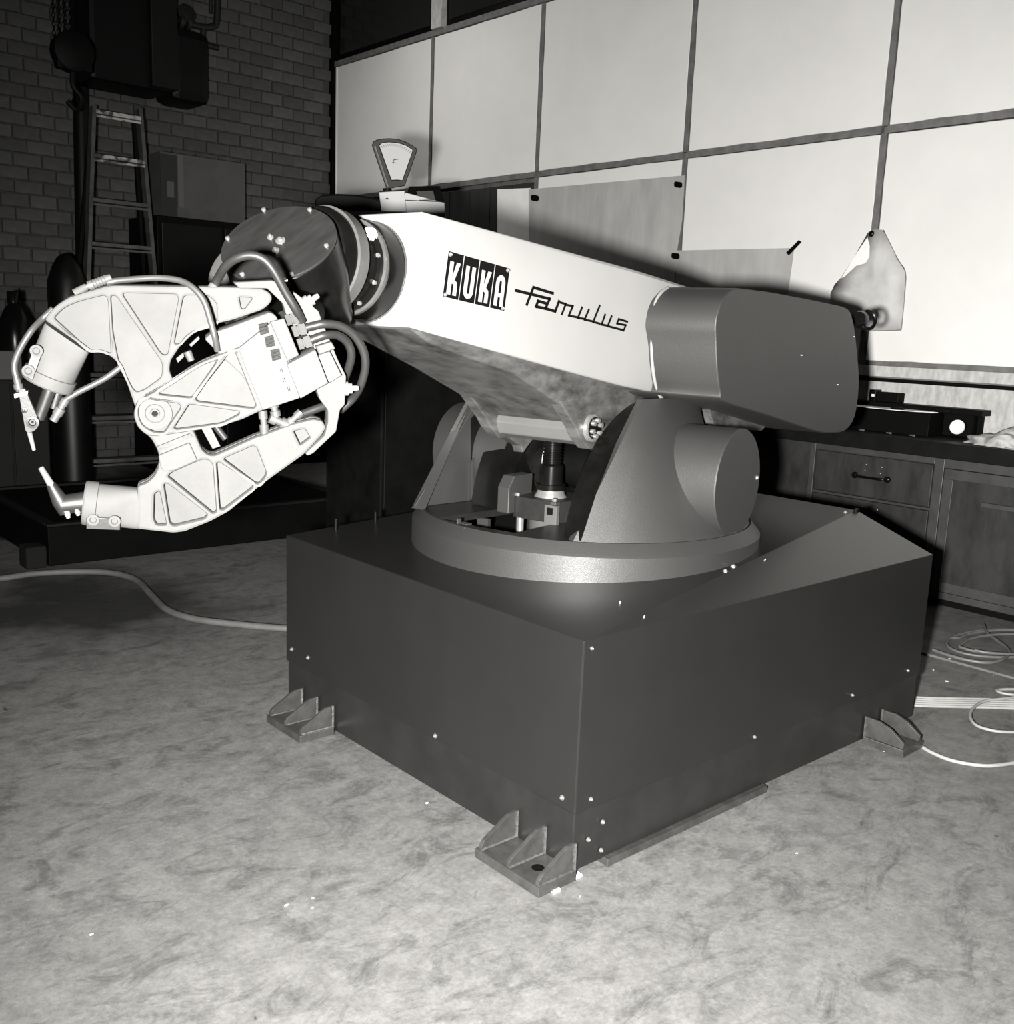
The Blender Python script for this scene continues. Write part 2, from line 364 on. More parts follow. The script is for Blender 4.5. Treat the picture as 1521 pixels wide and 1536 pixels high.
# foot plates with welded gussets
def foot(lo, hi, n, along, side):
    """plate box; n gussets spaced along; side = outward direction"""
    pl = obj('foot_plate', box(B(), (*lo, .006), (*hi, .034)), GUS, rb, bevel=.002)
    for k in range(n):
        t = (k+.12)/(n-1+.24) if n > 1 else .5
        bm = B(); wd = B()
        if side == 'x':
            y = lo[1]+(hi[1]-lo[1])*t; x1 = 0.0; x0 = lo[0]+.006
            prof = [(x1, .034), (x1, .112), (x1-.028, .110), (x1-.050, .101), (x1-.078, .084), (x0+.012, .060), (x0+.002, .048), (x0, .034)]
            prism(bm, [V((x, y-.006, z)) for x, z in prof], V((0, .012, 0)))
            tube(wd, [V((x1-.003, y-.008, .034)), V((x1-.003, y-.008, .07)), V((x1-.003, y-.008, .115))], .0055, 6, 4)
            tube(wd, [V((x1, y-.008, .036)), V(((x0+x1)/2, y-.008, .036)), V((x0, y-.008, .036))], .005, 6, 4)
        else:
            x = lo[0]+(hi[0]-lo[0])*t; y0 = lo[1]+.006
            prof = [(0, .034), (0, .108), (-.05, .108), (-.10, .092), (y0, .055), (y0, .034)]
            prism(bm, [V((x-.006, y, z)) for y, z in prof], V((.012, 0, 0)))
            tube(wd, [V((x-.008, -.003, .034)), V((x-.008, -.003, .07)), V((x-.008, -.003, .112))], .005, 6, 4)
        g = obj('gusset', bm, GUS, pl, bevel=.001); obj('weld_bead', wd, WELD, pl, True)
    return pl
f1 = foot((-.14, -.018), (.0, .245), 3, 'y', 'x')
bm = B(); cyl(bm, V((-.07, .06, .034)), V((-.07, .06, .0345)), .018, .018, 20); obj('bolt_hole', bm, BLK, f1)
foot((-.14, 1.215), (.0, 1.46), 3, 'y', 'x')
foot((1.53, -.16), (1.68, 0), 2, 'x', 'y')
bm = B(); prism(bm, [V((.13, -.015, 0)), V((.13, .06, 0)), V((.93, .06, 0)), V((.90, -.015, 0))], V((0, 0, .022)))
obj('skid_bar', bm, GUS, rb, bevel=.002)
for i, (x, y, s) in enumerate(((-.075, .0, .012), (.02, .02, .016))):
    o = obj('shim', box(B(), (x-s, y-s-.012, 0), (x+s, y+s-.012, .010)), PAPER, bevel=.002)
    tag(o, ('small white packing shim under the front foot plate', 'small white packing shim under the front corner of the pedestal')[i], 'shim')

# turntable ring (local centre at RO)
def ringp(R, z, n=96, z2=None): return [wl(R*math.cos(2*math.pi*i/n), R*math.sin(2*math.pi*i/n), z if z2 is None else z2(wl(R*math.cos(2*math.pi*i/n), R*math.sin(2*math.pi*i/n), 0).x)) for i in range(n)]
def ring_loft(bm, rings):
    R = [[bm.verts.new(p) for p in r] for r in rings]
    for a, b in zip(R, R[1:]):
        for i in range(len(a)): bm.faces.new((a[i], a[(i+1) % len(a)], b[(i+1) % len(a)], b[i]))
    return R
bm = B(); ring_loft(bm, [ringp(.60, 0, z2=lambda x: hz(x)-.02), ringp(.64, 0, z2=lambda x: hz(x)-.002), ringp(.64, .785), ringp(.636, .79), ringp(.60, .79)])
obj('ring_skirt', bm, PAINT, rb, True, 30)
FR0 = Frame(RO+EZ*.0, EZ, EX)
open2 = [(-.57, .255), (-.61, .10), (-.60, -.05), (-.59, -.085), (.25, -.085), (.25, .20), (-.2, .21)]
bm = B(); ring_loft(bm, [ringp(.636, .79), ringp(.632, .795), ringp(.605, .825)])
obj('ring_bevel', bm, PAINT, rb, True, 25)
hole = rpoly([(-.545, .262), (-.56, .10), (-.555, -.08), (.28, -.085), (.28, .21), (-.2, .21)], .01, 2)
bm = B(); plate(bm, FR0, [(.605*math.cos(2*math.pi*i/96), .605*math.sin(2*math.pi*i/96)) for i in range(96)], [hole], .80, .825)
obj('ring_top', bm, PAINTD, rb)
# small latch clip on the front rim
bm = B(); M = Matrix.Translation(wl(-.575, .115, .812)) @ Matrix.Rotation(AZ+math.radians(168), 4, 'Z')
box(bm, (-.005, -.028, -.018), (.022, .028, .012), M); box(bm, (-.012, -.034, -.006), (.006, -.028, .030), M); box(bm, (-.03, -.034, .012), (-.004, .006, .017), M)
obj('latch_clip', bm, PAINT, rb, bevel=.002)
# interior below the opening
bm = B(); lathe(bm, wl(0, 0, .60), EZ, [(0, .58), (.0, .58), (.19, .58), (.19, .575), (.01, .575), (.01, .0)], 64, caps=False); obj('turntable_well', bm, DARK, rb, True)
for a, b in ((-.33, .20), (-.10, .19)):
    bm = B(); prism(bm, [wl(a, b, .62), wl(a, b+.05, .62), wl(a, b+.05, .80), wl(a, b, .80)], EX*.015); obj('stiffener', bm, PAINT, rb)
# yoke arms
def yoke(s):
    arc = [math.asin(max(-1, min(1, t))) for t in [-.88+1.74*i/14 for i in range(15)]]
    bot = [wl(.60*math.sin(t), s*.60*math.cos(t), .822) for t in arc]
    if s > 0: bot[0] = wl(-.455, .455, .822)
    A0, A1 = (-.165, .17) if s > 0 else (-.245, .17)
    top = [wl(A0+(A1-A0)*i/14, s*(.345 if s < 0 else .412), 1.263) for i in range(15)]
    bi = [wl(.50, -.26, .822), wl(-.515, -.26, .822)] if s < 0 else [wl(.50, .300, .822), wl(-.440, .443, .822)]
    ti = [wl(.17, -.325, 1.263), wl(-.240, -.325, 1.263)] if s < 0 else [wl(.17, .349, 1.263), wl(-.160, .400, 1.263)]
    A = bot+bi; T = top+ti
    n = 5; rows = [[a.lerp(t, k/n) for a, t in zip(A, T)] for k in range(n+1)]
    bm = B(); R = ring_loft(bm, rows); bm.faces.new(R[0][::-1]); bm.faces.new(R[-1])
    return obj('yoke_arm', bm, PAINT, rb, True, 25)
yr = yoke(-1); yl = yoke(1)
# dark cut-out frame and plate on the inner face of the far arm
YI = Frame(onp(640, 700, wl(-.455, .45, 0), EY), EY*-1)
wlL = wl(-.2, .40, 1)
NI = V((wl(-.42, .445, 0)-wl(.0, .38, 0)).cross(EZ)).normalized()
if NI.dot(CAM-wlL) < 0: NI = -NI
FI = Frame(wl(-.42, .440, .9)+NI*.006, NI)
def fp(x, y, w=0): return FI.px(x, y, w)
bm = B(); prism(bm, [fp(x, y) for x, y in ((621, 761), (728, 582), (745, 590), (707, 628), (706, 751))], -NI*.012); obj('inner_cheek', bm, PAINT, yl, bevel=.002)
bm = B(); prism(bm, [fp(x, y) for x, y in ((706, 751), (706, 628), (745, 590), (780, 612), (800, 760))], -NI*.004); obj('cutout_lining', bm, BLACK, yl)
bm = B(); prism(bm, [fp(x, y, .014) for x, y in ((709, 750), (709, 694), (732, 648), (737, 650), (715, 697), (714, 752))], -NI*.012); obj('inner_rib', bm, PAINT, yl)
# side motor drums
for s, par in ((-1, yr), (1, yl)):
    bm = B(); lathe(bm, wl(0, s*.25, .996), EY*s, [(0, .183), (.342, .183), (.346, .180)], 72); o = obj('motor_drum', bm, PAINT, par, True, 30)
screw(wl(.155, -.596, 1.0), -EY, .007, yr)
# gearboxes between the cheeks
def arc_az(ca, cz, R, n=40, zmin=.828):
    t0 = math.asin(max(-1, min(1, (zmin-cz)/R))); return [(ca-R*math.cos(t0+(math.pi-2*t0)*i/n), cz+R*math.sin(t0+(math.pi-2*t0)*i/n)) for i in range(n+1)]
gA = [wl(a, -.305, z) for a, z in arc_az(.02, .72, .545)]; gB = [wl(a, -.235, z) for a, z in arc_az(.02, .72, .535)]; gC = [wl(a, -.16, z) for a, z in arc_az(.04, .80, .40)]
bm = B(); R = ring_loft(bm, [gA, gB, gC]); bm.faces.new(R[0]); bm.faces.new(R[-1][::-1]); obj('gearbox', bm, BLACK, rb, True, 30)
gA = [wl(a, .345, z) for a, z in arc_az(.25, .765, .50)]; gC = [wl(a, .16, z) for a, z in arc_az(.02, .83, .29)]
bm = B(); R = ring_loft(bm, [gA, gC]); bm.faces.new(R[0]); bm.faces.new(R[-1][::-1]); obj('gearbox', bm, BLACK, rb, True, 30)
bm = B(); lathe(bm, wl(.06, .21, .99), -EY, [(0, .14), (.04, .13), (.10, .09), (.12, .05)], 48); obj('bearing_cone', bm, SILVER, rb, True, 40)
bm = B(); lathe(bm, wl(.0, -.12, .99), EY, [(0, .09), (.26, .09)], 32); obj('main_shaft', bm, DARK, rb, True, 40)
# ball screw drive
bm = B(); prof = [(0, .036)]
for i in range(9): prof += [(.005+i*.012, .0335), (.010+i*.012, .0335), (.012+i*.012, .030), (.016+i*.012, .030)]
lathe(bm, wl(-.235, 0, 1.13), -EZ, [(0, .03)]+prof[1:]+[(.12, .040), (.185, .042), (.186, .052), (.205, .052), (.206, .045)], 32); obj('screw_jack', bm, BLACK, rb, True, 30)
bm = B(); lathe(bm, wl(-.235, 0, .925), -EZ, [(0, .046), (.012, .050), (.025, .058), (.026, .058)], 32); obj('jack_collar', bm, STEEL, rb, True, 40)
bm = B(); prism(bm, [wl(a, b, .90) for a, b in rpoly([(-.33, -.115), (-.20, -.13), (-.10, -.09), (-.10, .10), (-.2, .14), (-.33, .12)], .02, 2) for _ in (0,)][::1] if False else [wl(p[0], p[1], .90) for p in rpoly([(-.33, -.085), (-.22, -.115), (-.10, -.09), (-.10, .10), (-.2, .12), (-.33, .10)], .02, 2)], -EZ*.075)
obj('gear_case', bm, ALUD, rb, bevel=.003)
for a, b in ((-.315, -.07), (-.15, -.095), (-.315, .085), (-.12, .08)):
    bm = B(); lathe(bm, wl(a, b, .898), EZ, [(0, .009), (.012, .009), (.013, .004)], 6); obj('bolt', bm, STEEL, rb)
bm = B(); prism(bm, [wl(-.345, b, z) for b, z in ((-.10, .89), (-.05, .89), (-.05, .80), (-.10, .80))], EX*.02); obj('clamp_block', bm, ALU, rb, bevel=.002)
bm = B(); box(bm, (-.004, -.010, -.012), (.004, .010, .012), Matrix.Translation(wl(-.348, -.075, .87)) @ Matrix.Rotation(AZ, 4, 'Z')); obj('clamp_bolt', bm, BLACK, rb)
for a, b in ((-.30, .08), (-.28, -.08)):
    bm = B(); cyl(bm, wl(a, b, .83), wl(a, b, .62), .013); obj('tie_rod', bm, STEEL, rb, True)
bm = B(); lathe(bm, wl(-.2, -.01, .825), -EZ, [(0, .10), (.2, .10)], 40); obj('drive_motor', bm, ALU, rb, True, 40)
bm = B(); prism(bm, [wl(-.22, .13, z) for z in (0,)] if False else [wl(a, .14, z) for a, z in ((-.36, .84), (-.36, .93), (-.33, .97), (-.22, .97), (-.22, .84))], -EY*.05); obj('bracket', bm, PAINT, rb, bevel=.003)
# casting under the arm
bp = lambda pts, b: [wl(onb(x, y, b)[0], b, onb(x, y, b)[2]) for x, y in pts]
low = [(-1.13, 1.468), (-1.04, 1.425), (-.755, 1.345), (-.489, 1.240), (-.40, 1.185), (0, 1.13), (.35, 1.17), (.643, 1.125), (1.02, 1.075), (1.148, 1.068), (1.28, 1.11), (1.28, 1.30), (-.5, 1.38), (-1.10, 1.49)]
bm = B(); A = [wl(a, -.20+(.08 if a < -1 else 0), z) for a, z in low]; C2 = [wl(a, .20-(.06 if a < -1 else 0), z) for a, z in low]; loft(bm, A, C2)
obj('arm_casting', bm, CAST, rb, True, 20, bevel=.008)
for s in (-1, 1):
    lug = [(-.52, 1.26), (-.415, 1.17), (-.385, 1.135), (-.33, 1.095), (-.27, 1.09), (-.20, 1.06), (-.1, .90), (.12, .90), (.30, 1.05), (.36, 1.19), (.0, 1.28)]
    bm = B(); prism(bm, [wl(a, s*.205, z) for a, z in lug], EY*(-s)*.045); obj('trunnion_lug', bm, CAST, rb, bevel=.004)
bm = B(); lathe(bm, wl(-.30, .165, 1.155), -EY, [(0, .055), (.33, .055)], 8); obj('trunnion_block', bm, mat('pale_block_paint', .075, .45, 0, .1, 6), rb, bevel=.004)
bm = B(); c = wl(-.325, -.205, 1.165); lathe(bm, c, -EY, [(0, .046), (.012, .046), (.014, .040)], 32); fl = obj('trunnion_flange', bm, STEEL, rb, True, 40)
bm = B(); lathe(bm, c-EY*.012, -EY, [(0, .037), (.006, .036)], 32); obj('flange_face', bm, BLACK, fl, True, 40)
for i in range(6):
    t = math.radians(60*i+20); q = c-EY*.018+EX*math.cos(t)*.026+EZ*math.sin(t)*.026
    bm = B(); lathe(bm, q, -EY, [(0, .008), (.012, .008)], 10); obj('flange_bolt', bm, STEEL, fl, True, 40)
# light arm cover: a loft of cross-sections along the arm
def sect(a, bh, bh2, zt, zb, bulge, nose=0):
    zs = [(zb, .96), (zb+(zt-zb)*.08, 1), (zb+(zt-zb)*.45, 1+bulge), (zb+(zt-zb)*.62, 1+bulge), (zb+(zt-zb)*.97, 1-bulge*.8), (zt, .97-bulge)]
    return [wl(a+nose*(z-zb)/(zt-zb), -bh*k, z) for z, k in zs]+[wl(a+nose*(z-zb)/(zt-zb), bh2*k, z) for z, k in zs[::-1]]
S = [sect(-1.150, .137, .146, 1.765, 1.468, 0, .040), sect(-.75, .1985, .195, 1.728, 1.395, 0, .03), sect(-.45, .2445, .25, 1.700, 1.340, 0, .02), sect(-.25, .275, .28, 1.682, 1.305, .0, .01), sect(-.12, .304, .30, 1.668, 1.285, .03), sect(.35, .33, .33, 1.625, 1.26, .06)]
for i in (0,):  # squared front section
    for k in (0, 5): S[i][k] = wl(-1.15+(.04 if k else 0), -.137, 1.468 if k == 0 else 1.765)
    for k in (6, 11): S[i][k] = wl(-1.15+(.04 if k == 6 else 0), .146, 1.765 if k == 6 else 1.468)
bm = B(); R = ring_loft(bm, S); bm.faces.new(R[0]); bm.faces.new(R[-1][::-1])
cov = obj('arm_cover', bm, COVER, rb, True, 28, bevel=.004)
# rear housing
HPX = [(1106.7, 432), (1089, 442.6), (1079.5, 461.5), (1074, 487.6), (1074.8, 513.6), (1076.4, 553.8), (1080.7, 587), (1089, 603.5), (1149, 622.5), (1220, 646), (1244, 649.7), (1267.7, 646), (1282, 625), (1288, 584.6), (1287.8, 551.5), (1283, 501.8), (1278, 475.7), (1270, 462.7), (1244, 455.6), (1196.7, 446), (1149, 437.4)]
hp = [onb(x, y, -.55) for x, y in HPX]
hp = [tuple(q) for q in catmull([V(p) for p in hp[-2:]+hp+hp[:2]], 4)[8:-8]]
bm = B(); prism(bm, [wl(a, -.55, z) for a, _, z in hp], EY*1.10); hs = obj('rear_housing', bm, PAINT, rb, True, 30, bevel=.004)
for a, z in ((1.20, 1.50), (1.05, 1.30), (.6, 1.42)):
    screw(wl(a, -.55, z), -EY, .003, hs)
SP = [(1001, 432), (991, 440), (983, 455), (978.5, 478), (977.5, 500), (978, 530), (980, 558), (984, 578), (990, 594), (998, 603)]
bm = B(); tube(bm, [wl(onb(x, y, -.315)[0], -.315, onb(x, y, -.315)[2]) for x, y in SP], .006, 8, 4); obj('seam_bead', bm, COVER, hs, True)
bm = B(); gp = [(1030, 580), (1050, 588), (1060, 600), (1071, 639), (1142, 647), (1156, 633), (1163, 636), (1170, 620), (1090, 580)]
prism(bm, [wl(onb(x, y, -.34)[0], -.34, onb(x, y, -.34)[2]) for x, y in gp], EY*.04); obj('rear_girder', bm, CAST, rb, bevel=.004)
bm = B(); pc = onp(1291, 478, wl(0, -.50, 0), EY); lathe(bm, pc-EX*.03, EX, [(0, .03), (.03, .035), (.05, .03), (.06, .01)], 20); eb = obj('lifting_eye', bm, BLACK, rb, True, 50)
bm = B(); ctr = onp(1302, 480, wl(0, -.50, 0), EY); tube(bm, [ctr+(EY*-math.cos(2*math.pi*i/20)+EX*.5*math.cos(2*math.pi*i/20)).normalized()*abs(1)*0+RT*math.cos(2*math.pi*i/20)*.034+UP*math.sin(2*math.pi*i/20)*.040 for i in range(21)], .008, 8, 2); obj('eye_ring', bm, BLACK, eb, True)
# nameplate and lettering on the cover side (plane through the cover's flat side)
sA, sB = wl(-1.15, -.1375, 1.5), wl(-.25, -.2755, 1.5)
NF = (sB-sA).cross(EZ).normalized()
if NF.dot(CAM-sA) < 0: NF = -NF
FC = Frame(sA, NF, (sB-sA))
tl, tr, br_, bl = [FC.px(*p) for p in ((672.4, 376.8), (763.6, 402.9), (755.3, 466.3), (663.5, 444.5))]
def npt(u, vv, w=0): return tl.lerp(tr, u).lerp(bl.lerp(br_, u), vv)+NF*w
K = [(.14, .22), (.40, .22), (.40, .55), (.62, .22), (.90, .22), (.60, .60), (.80, .66), (.84, .76), (.84, .95), (.58, .95), (.58, .74), (.52, .70), (.42, .70), (.42, .95), (.14, .95)]
def arcp(cx, cy, rx, ry, a0, a1, n=8): return [(cx+rx*math.cos(math.radians(a0+(a1-a0)*i/n)), cy+ry*math.sin(math.radians(a0+(a1-a0)*i/n))) for i in range(n+1)]
U_ = [(.14, .22), (.40, .22), (.40, .78)]+arcp(.5, .78, .10, .06, 180, 0, 6)[1:]+[(.60, .22), (.86, .22), (.86, .76)]+arcp(.5, .76, .36, .19, 0, 180, 10)
A_o = [(.14, .95), (.14, .42)]+arcp(.5, .42, .36, .20, 180, 360, 10)+[(.86, .95), (.60, .95), (.60, .74), (.40, .74), (.40, .95)]
A_h = [(.40, .64), (.40, .40)]+arcp(.5, .40, .10, .06, 180, 360, 6)+[(.60, .64)]
FPL = Frame(tl, NF, tr-tl)
npb = B(); prism(npb, [npt(0, 0), npt(1, 0), npt(1, 1), npt(0, 1)], NF*.0015); npo = obj('name_plate', npb, SIGN, cov)
for i, (g, h) in enumerate(((K, None), (U_, None), (K, None), (A_o, A_h))):
    u0, u1 = i*.254+.0, i*.254+.238
    q = B(); prism(q, [npt(u0, 0, .0015), npt(u1, 0, .0015), npt(u1, 1, .0015), npt(u0, 1, .0015)], NF*.0008); obj('plate_segment', q, BLK, npo)
    def t2(p):
        d = npt(u0+(u1-u0)*(p[0]*.90+.05), p[1]-.02)-FPL.O; return V((d.dot(FPL.X), d.dot(FPL.Y)))
    q = B(); plate(q, FPL, [t2(p) for p in g], [[t2(p) for p in h]] if h else [], .0022, .0032); obj('letter', q, SIGN, npo)
for u, vv in ((.03, .06), (.97, .05), (.03, .95), (.97, .95)): screw(npt(u, vv, .002), NF, .0045, npo)
FAM = [[(102, 120), (268, 160), (488, 216), (440, 325), (552, 358), (594, 243)],           # long bar that runs on into the a and m
       [(228, 278), (302, 84), (524, 152)],                                                    # stem and top bar of F
       [(442, 266), (356, 240), (332, 302), (420, 322)],                                        # bowl of a
       [(606, 256), (672, 274), (628, 388)], [(684, 285), (752, 298), (706, 406), (796, 424)],  # m
       [(856, 316), (810, 432), (872, 442)], [(934, 340), (886, 452), (968, 470)],             # u
       [(1058, 296), (984, 478), (1060, 498)],                                                 # l
       [(1120, 396), (1080, 508), (1138, 520)], [(1194, 414), (1150, 526), (1332, 574), (1356, 516), (1256, 496), (1276, 446), (1374, 476)]]  # u, s
for k, st_ in enumerate(FAM):
    bm = B(); pts = [FC.px(760+x/7.605, 420+y/7.605) for x, y in st_]; hw = .0042 if k < 3 else .0034
    for a, b in zip(pts, pts[1:]):
        d = (b-a).normalized(); sd = NF.cross(d)*hw; a2, b2 = a-d*hw*.9, b+d*hw*.9
        prism(bm, [a2-sd, b2-sd, b2+sd, a2+sd], NF*.0015)
    obj('script_stroke', bm, BLK, cov)
# seam line on the top edge of the cover's front
# wrist flanges
ax = (wl(-1.5, .0, 1.648)-wl(-1.12, .03, 1.609)).normalized(); w0 = wl(-1.13, .028, 1.608)
bm = B(); lathe(bm, w0, ax, [(0, .131), (.012, .133), (.075, .128), (.078, .122)], 72); obj('wrist_flange', bm, mat('dark_wrist_enamel', .0015, .25, .0, .2, 6, spec=.35), rb, True, 30)
bm = B(); lathe(bm, w0+ax*.004, ax, [(0, .128), (.003, .1345), (.012, .1345)], 72); obj('flange_rim', bm, SILVER, rb, True, 30)
bm = B(); lathe(bm, w0+ax*.078, ax, [(0, .127), (.010, .127), (.0105, .12)], 72); obj('flange_rim', bm, SILVER, rb, True, 30)
bm = B(); lathe(bm, w0+ax*.088, ax, [(0, .118), (.012, .118), (.013, .108), (.05, .106), (.055, .095), (.10, .095)], 64); nk = obj('wrist_neck', bm, BLACK, rb, True, 30)
x_, y_ = basis(ax)
for i in range(10):
    t = 2*math.pi*i/10+.25; bm = B(); q = w0+ax*.098+(x_*math.cos(t)+y_*math.sin(t))*.112; lathe(bm, q, ax, [(0, .006), (.008, .006)], 8); obj('neck_bolt', bm, STEEL, nk)
q = onp(551, 351, w0+ax*.11, ax); bm = B(); lathe(bm, q-ax*.01, (CAM-q), [(0, .020), (.012, .020), (.013, .014), (.03, .013), (.031, .008), (.04, .007)], 20); obj('grease_fitting', bm, STEEL, nk, True, 40)
bm = B(); lathe(bm, w0+ax*.165, ax, [(0, .126), (.0, .134), (.036, .135), (.038, .128)], 72); obj('silver_ring', bm, SILVER, rb, True, 30)
bm = B(); lathe(bm, w0+ax*.20, ax, [(0, .128), (.02, .129), (.045, .122), (.06, .105), (.085, .09)], 64); obj('wrist_housing', bm, BLACK, rb, True, 30)
# wrist head with round cover plate
hn = V((-.545, -.413, .727)).normalized(); hc = CAM+ray(418, 364)*2.37
bm = B(); lathe(bm, hc-hn*.004, -hn, [(0, .136), (.004, .139), (.10, .142), (.13, .138), (.17, .13), (.24, .12)], 72); hd = obj('wrist_head', bm, BLACK, rb, True, 30)
bm = B(); lathe(bm, hc-hn*.004, hn, [(0, .139), (.004, .139), (.005, .1375)], 72); cp = obj('round_cover_plate', bm, PLATE, hd, True, 30)
FH = Frame(hc, hn)
for x, y in ((396, 316), (465, 316), (342, 359), (490, 370), (364, 413), (438, 413)):
    p = FH.px(x, y); bm = B(); lathe(bm, p, hn, [(0, .0055), (.006, .0055), (.007, .003)], 10); obj('cover_screw', bm, STEEL, hd, True, 40)
for x, y, r_ in ((406, 357, .008), (421, 362, .012), (414, 377, .009)):
    p = FH.px(x, y); bm = B(); lathe(bm, p, hn, [(0, r_), (.004, r_), (.005, r_*.5), (.010, r_*.4)], 14); obj('plug_screw', bm, STEEL, hd, True, 40)
p = CAM+ray(386, 432)*2.56; bm = B(); lathe(bm, p, V((-.402, -.912, -.1)), [(-.03, .119), (0, .121), (.018, .121), (.020, .114)], 72); obj('head_flange', bm, mat('dull_flange_metal', .020, .7, .0, .3, 12, spec=.2), hd, True, 30)

# ================================================================== THE WELDING GUN
gn = V((-.402, -.912, -.10)).normalized(); G = Frame(CAM+ray(280, 610)*2.12, gn)
def gu(pts, w=0, s=1, ox=0, oy=0, r=0, n=3):
    q = [G.uv(ox+x/s, oy+y/s, w) for x, y in pts]
    return rpoly(q, r, n) if r else q
A_ = dict(s=3.0727, ox=0, oy=400); Bc = dict(s=3.491, ox=300, oy=380); Cc = dict(s=6.914, ox=180, oy=480)
gun = thing('welding_gun', 'pale cast C-shaped spot welding gun hanging from the robot wrist', 'welding gun', tuple(G.O))
def cast(name, outline, holes, w0, w1, core=.45, bev=.0025, mt=ALU):
    bm = B(); plate(bm, G, outline, holes, w0+(w1-w0)*core, w1, bev)
    o = obj(name, bm, mt, gun, True, 40)
    bm = B(); plate(bm, G, outline, [], w0, w0+(w1-w0)*core+.0005, 0); obj('casting_web', bm, ALUW, o, True, 40)
    return o
# upper jaw
uo = [(66, 480), (76, 466), (86, 457), (103, 446), (125, 439), (160, 429), (172, 428), (300, 430), (362, 431), (394, 433), (406, 440), (409, 449), (404, 457), (394, 465), (350, 480), (311, 489), (293, 498), (270, 520), (256, 541), (254, 556), (262, 575), (275, 610), (262, 645), (225, 652), (212, 640), (203, 612), (192, 580), (180, 549), (170, 538), (158, 530), (145, 527), (137, 529)]
UH = [gu([(620, 590), (640, 560), (720, 480), (800, 440), (900, 400), (1180, 330), (1212, 345), (1232, 400), (1262, 985), (1240, 985), (1150, 950), (1050, 955), (1010, 948)], 0, 7.605, 0, 400, .008),
      gu([(510, 135), (535, 135), (748, 445), (745, 510), (665, 568), (628, 580), (610, 560), (545, 430), (520, 300)], 0, r=.008, **A_),
      gu([(560, 122), (815, 128), (822, 150), (772, 405), (752, 408), (735, 390)], 0, r=.008, **A_),
      gu([(846, 133), (960, 133), (1000, 170), (1000, 262), (900, 290), (855, 320), (830, 355), (806, 358), (805, 345)], 0, r=.008, **A_),
      gu([(1102, 140), (1165, 145), (1128, 195), (1112, 193)], 0, r=.004, **A_)]
cast('upper_jaw', rpoly([G.uv(*p) for p in uo], .006, 2), UH, -.045, .0, .68, .0045)
# lower jaw: post, slot and ribbed arm in one casting
lo_ = [(206, 729), (220, 724), (231, 714), (237, 702), (239, 685), (235, 672), (227, 658), (216, 648), (206, 636), (215, 612), (240, 615), (280, 640), (291, 646), (303, 674), (312, 682), (322, 683), (384, 655), (395, 652), (437, 636), (470, 628), (484, 631), (489, 641), (483, 652), (455, 682), (410, 714), (386, 732), (343, 767), (317, 781), (300, 788), (277, 797), (260, 799), (206, 793)]
LH = [gu([(712, 1045), (735, 1032), (768, 1190), (722, 1190), (708, 1160)], 0, r=.004, **A_),
      gu([(755, 1000), (775, 1000), (958, 1140), (945, 1160), (800, 1195), (783, 1180)], 0, r=.006, **A_),
      gu([(772, 965), (790, 948), (930, 888), (962, 890), (980, 910), (997, 1130), (982, 1137)], 0, r=.007, **A_),
      gu([(998, 903), (1012, 900), (1165, 1000), (1165, 1018), (1030, 1120), (1014, 1118)], 0, r=.006, **A_),
      gu([(1028, 885), (1165, 825), (1182, 832), (1228, 950), (1222, 968), (1195, 1000), (1178, 998)], 0, r=.006, **A_),
      gu([(490, 930), (548, 918), (577, 965), (525, 1003)], 0, r=.003, **Bc)]
lj = cast('lower_jaw', rpoly([G.uv(*p) for p in lo_], .005, 2), LH, -.040, .006, .42, .006)
bm = B(); plate(bm, G, gu([(238, 681), (284, 662), (296, 688), (262, 703), (246, 705), (241, 698)], 0, r=.003), [], .006, .016, .002); obj('insulating_block', bm, ALU, gun)
bm = B(); plate(bm, G, gu([(236, 668), (286, 648), (288, 653), (238, 675)], 0), [], .006, .013); obj('insulating_strip', bm, ALUD, gun)
# barrels that hold the electrode holders
def gcone(name, p0, p1, r0, r1, mt=ALU, w=-.02, prof=None, seg=32, parent=None):
    a, b = G.px(*p0, w), G.px(*p1, w); bm = B(); L_ = (b-a).length
    lathe(bm, a, b-a, [(t*L_, r) for t, r in (prof or [(0, r0), (1, r1)])], seg); return obj(name, bm, mt, parent or gun, True, 35)
S_ = 1/709  # metres per pixel at the gun
def barrel(name, e0, e1, c1, r1, wd0, wd1, wc, lip):
    """casting that runs from a flat rounded end (edge e0-e1, depth wd0..wd1) to a round clamp collar at c1"""
    A0, A1 = G.px(*e0, wc), G.px(*e1, wc); cA = (A0+A1)/2; cB = G.px(*c1, wc); d = (cB-cA).normalized(); hw = (A1-A0).length/2; xa = (A1-A0).normalized()
    hd = (wd1-wd0)/2; xb = (G.N.cross(d)).normalized()
    if xb.dot(xa) < 0: xb = -xb
    rings = []; n = 36; Lc = (cB-cA).length
    for t, k in ((0, 0), (.12, .10), (.3, .45), (.5, .8), (.74, 1), (.76, 1), (.77, 1.09), (.97, 1.09), (1, 1.04)):
        c = cA.lerp(cB, t); xx = xa.lerp(xb, min(1, t*1.5)).normalized(); ring = []
        for i in range(n):
            a = 2*math.pi*i/n; ca, sa = math.cos(a), math.sin(a); kk = min(k, 1)
            sq = lambda q: math.copysign(abs(q)**(.45+.55*kk), q)
            f = max(1, k); w1 = (hw*(1-kk)+r1*kk)*f; d1 = (hd*(1-kk)+r1*kk)*f
            ring.append(c+xx*sq(ca)*w1+G.N*sq(sa)*d1)
        rings.append(ring)
    bm = B(); R = ring_loft(bm, rings); bm.faces.new(R[0][::-1]); bm.faces.new(R[-1]); return obj(name, bm, ALU, gun, True, 32)
barrel('upper_barrel', (68, 483), (134, 528), (70, 577), 33*S_, -.045, .0, -.022, 0)
barrel('lower_barrel', (212, 733), (210, 792), (126, 754), 31*S_, -.040, .004, -.018, 0)
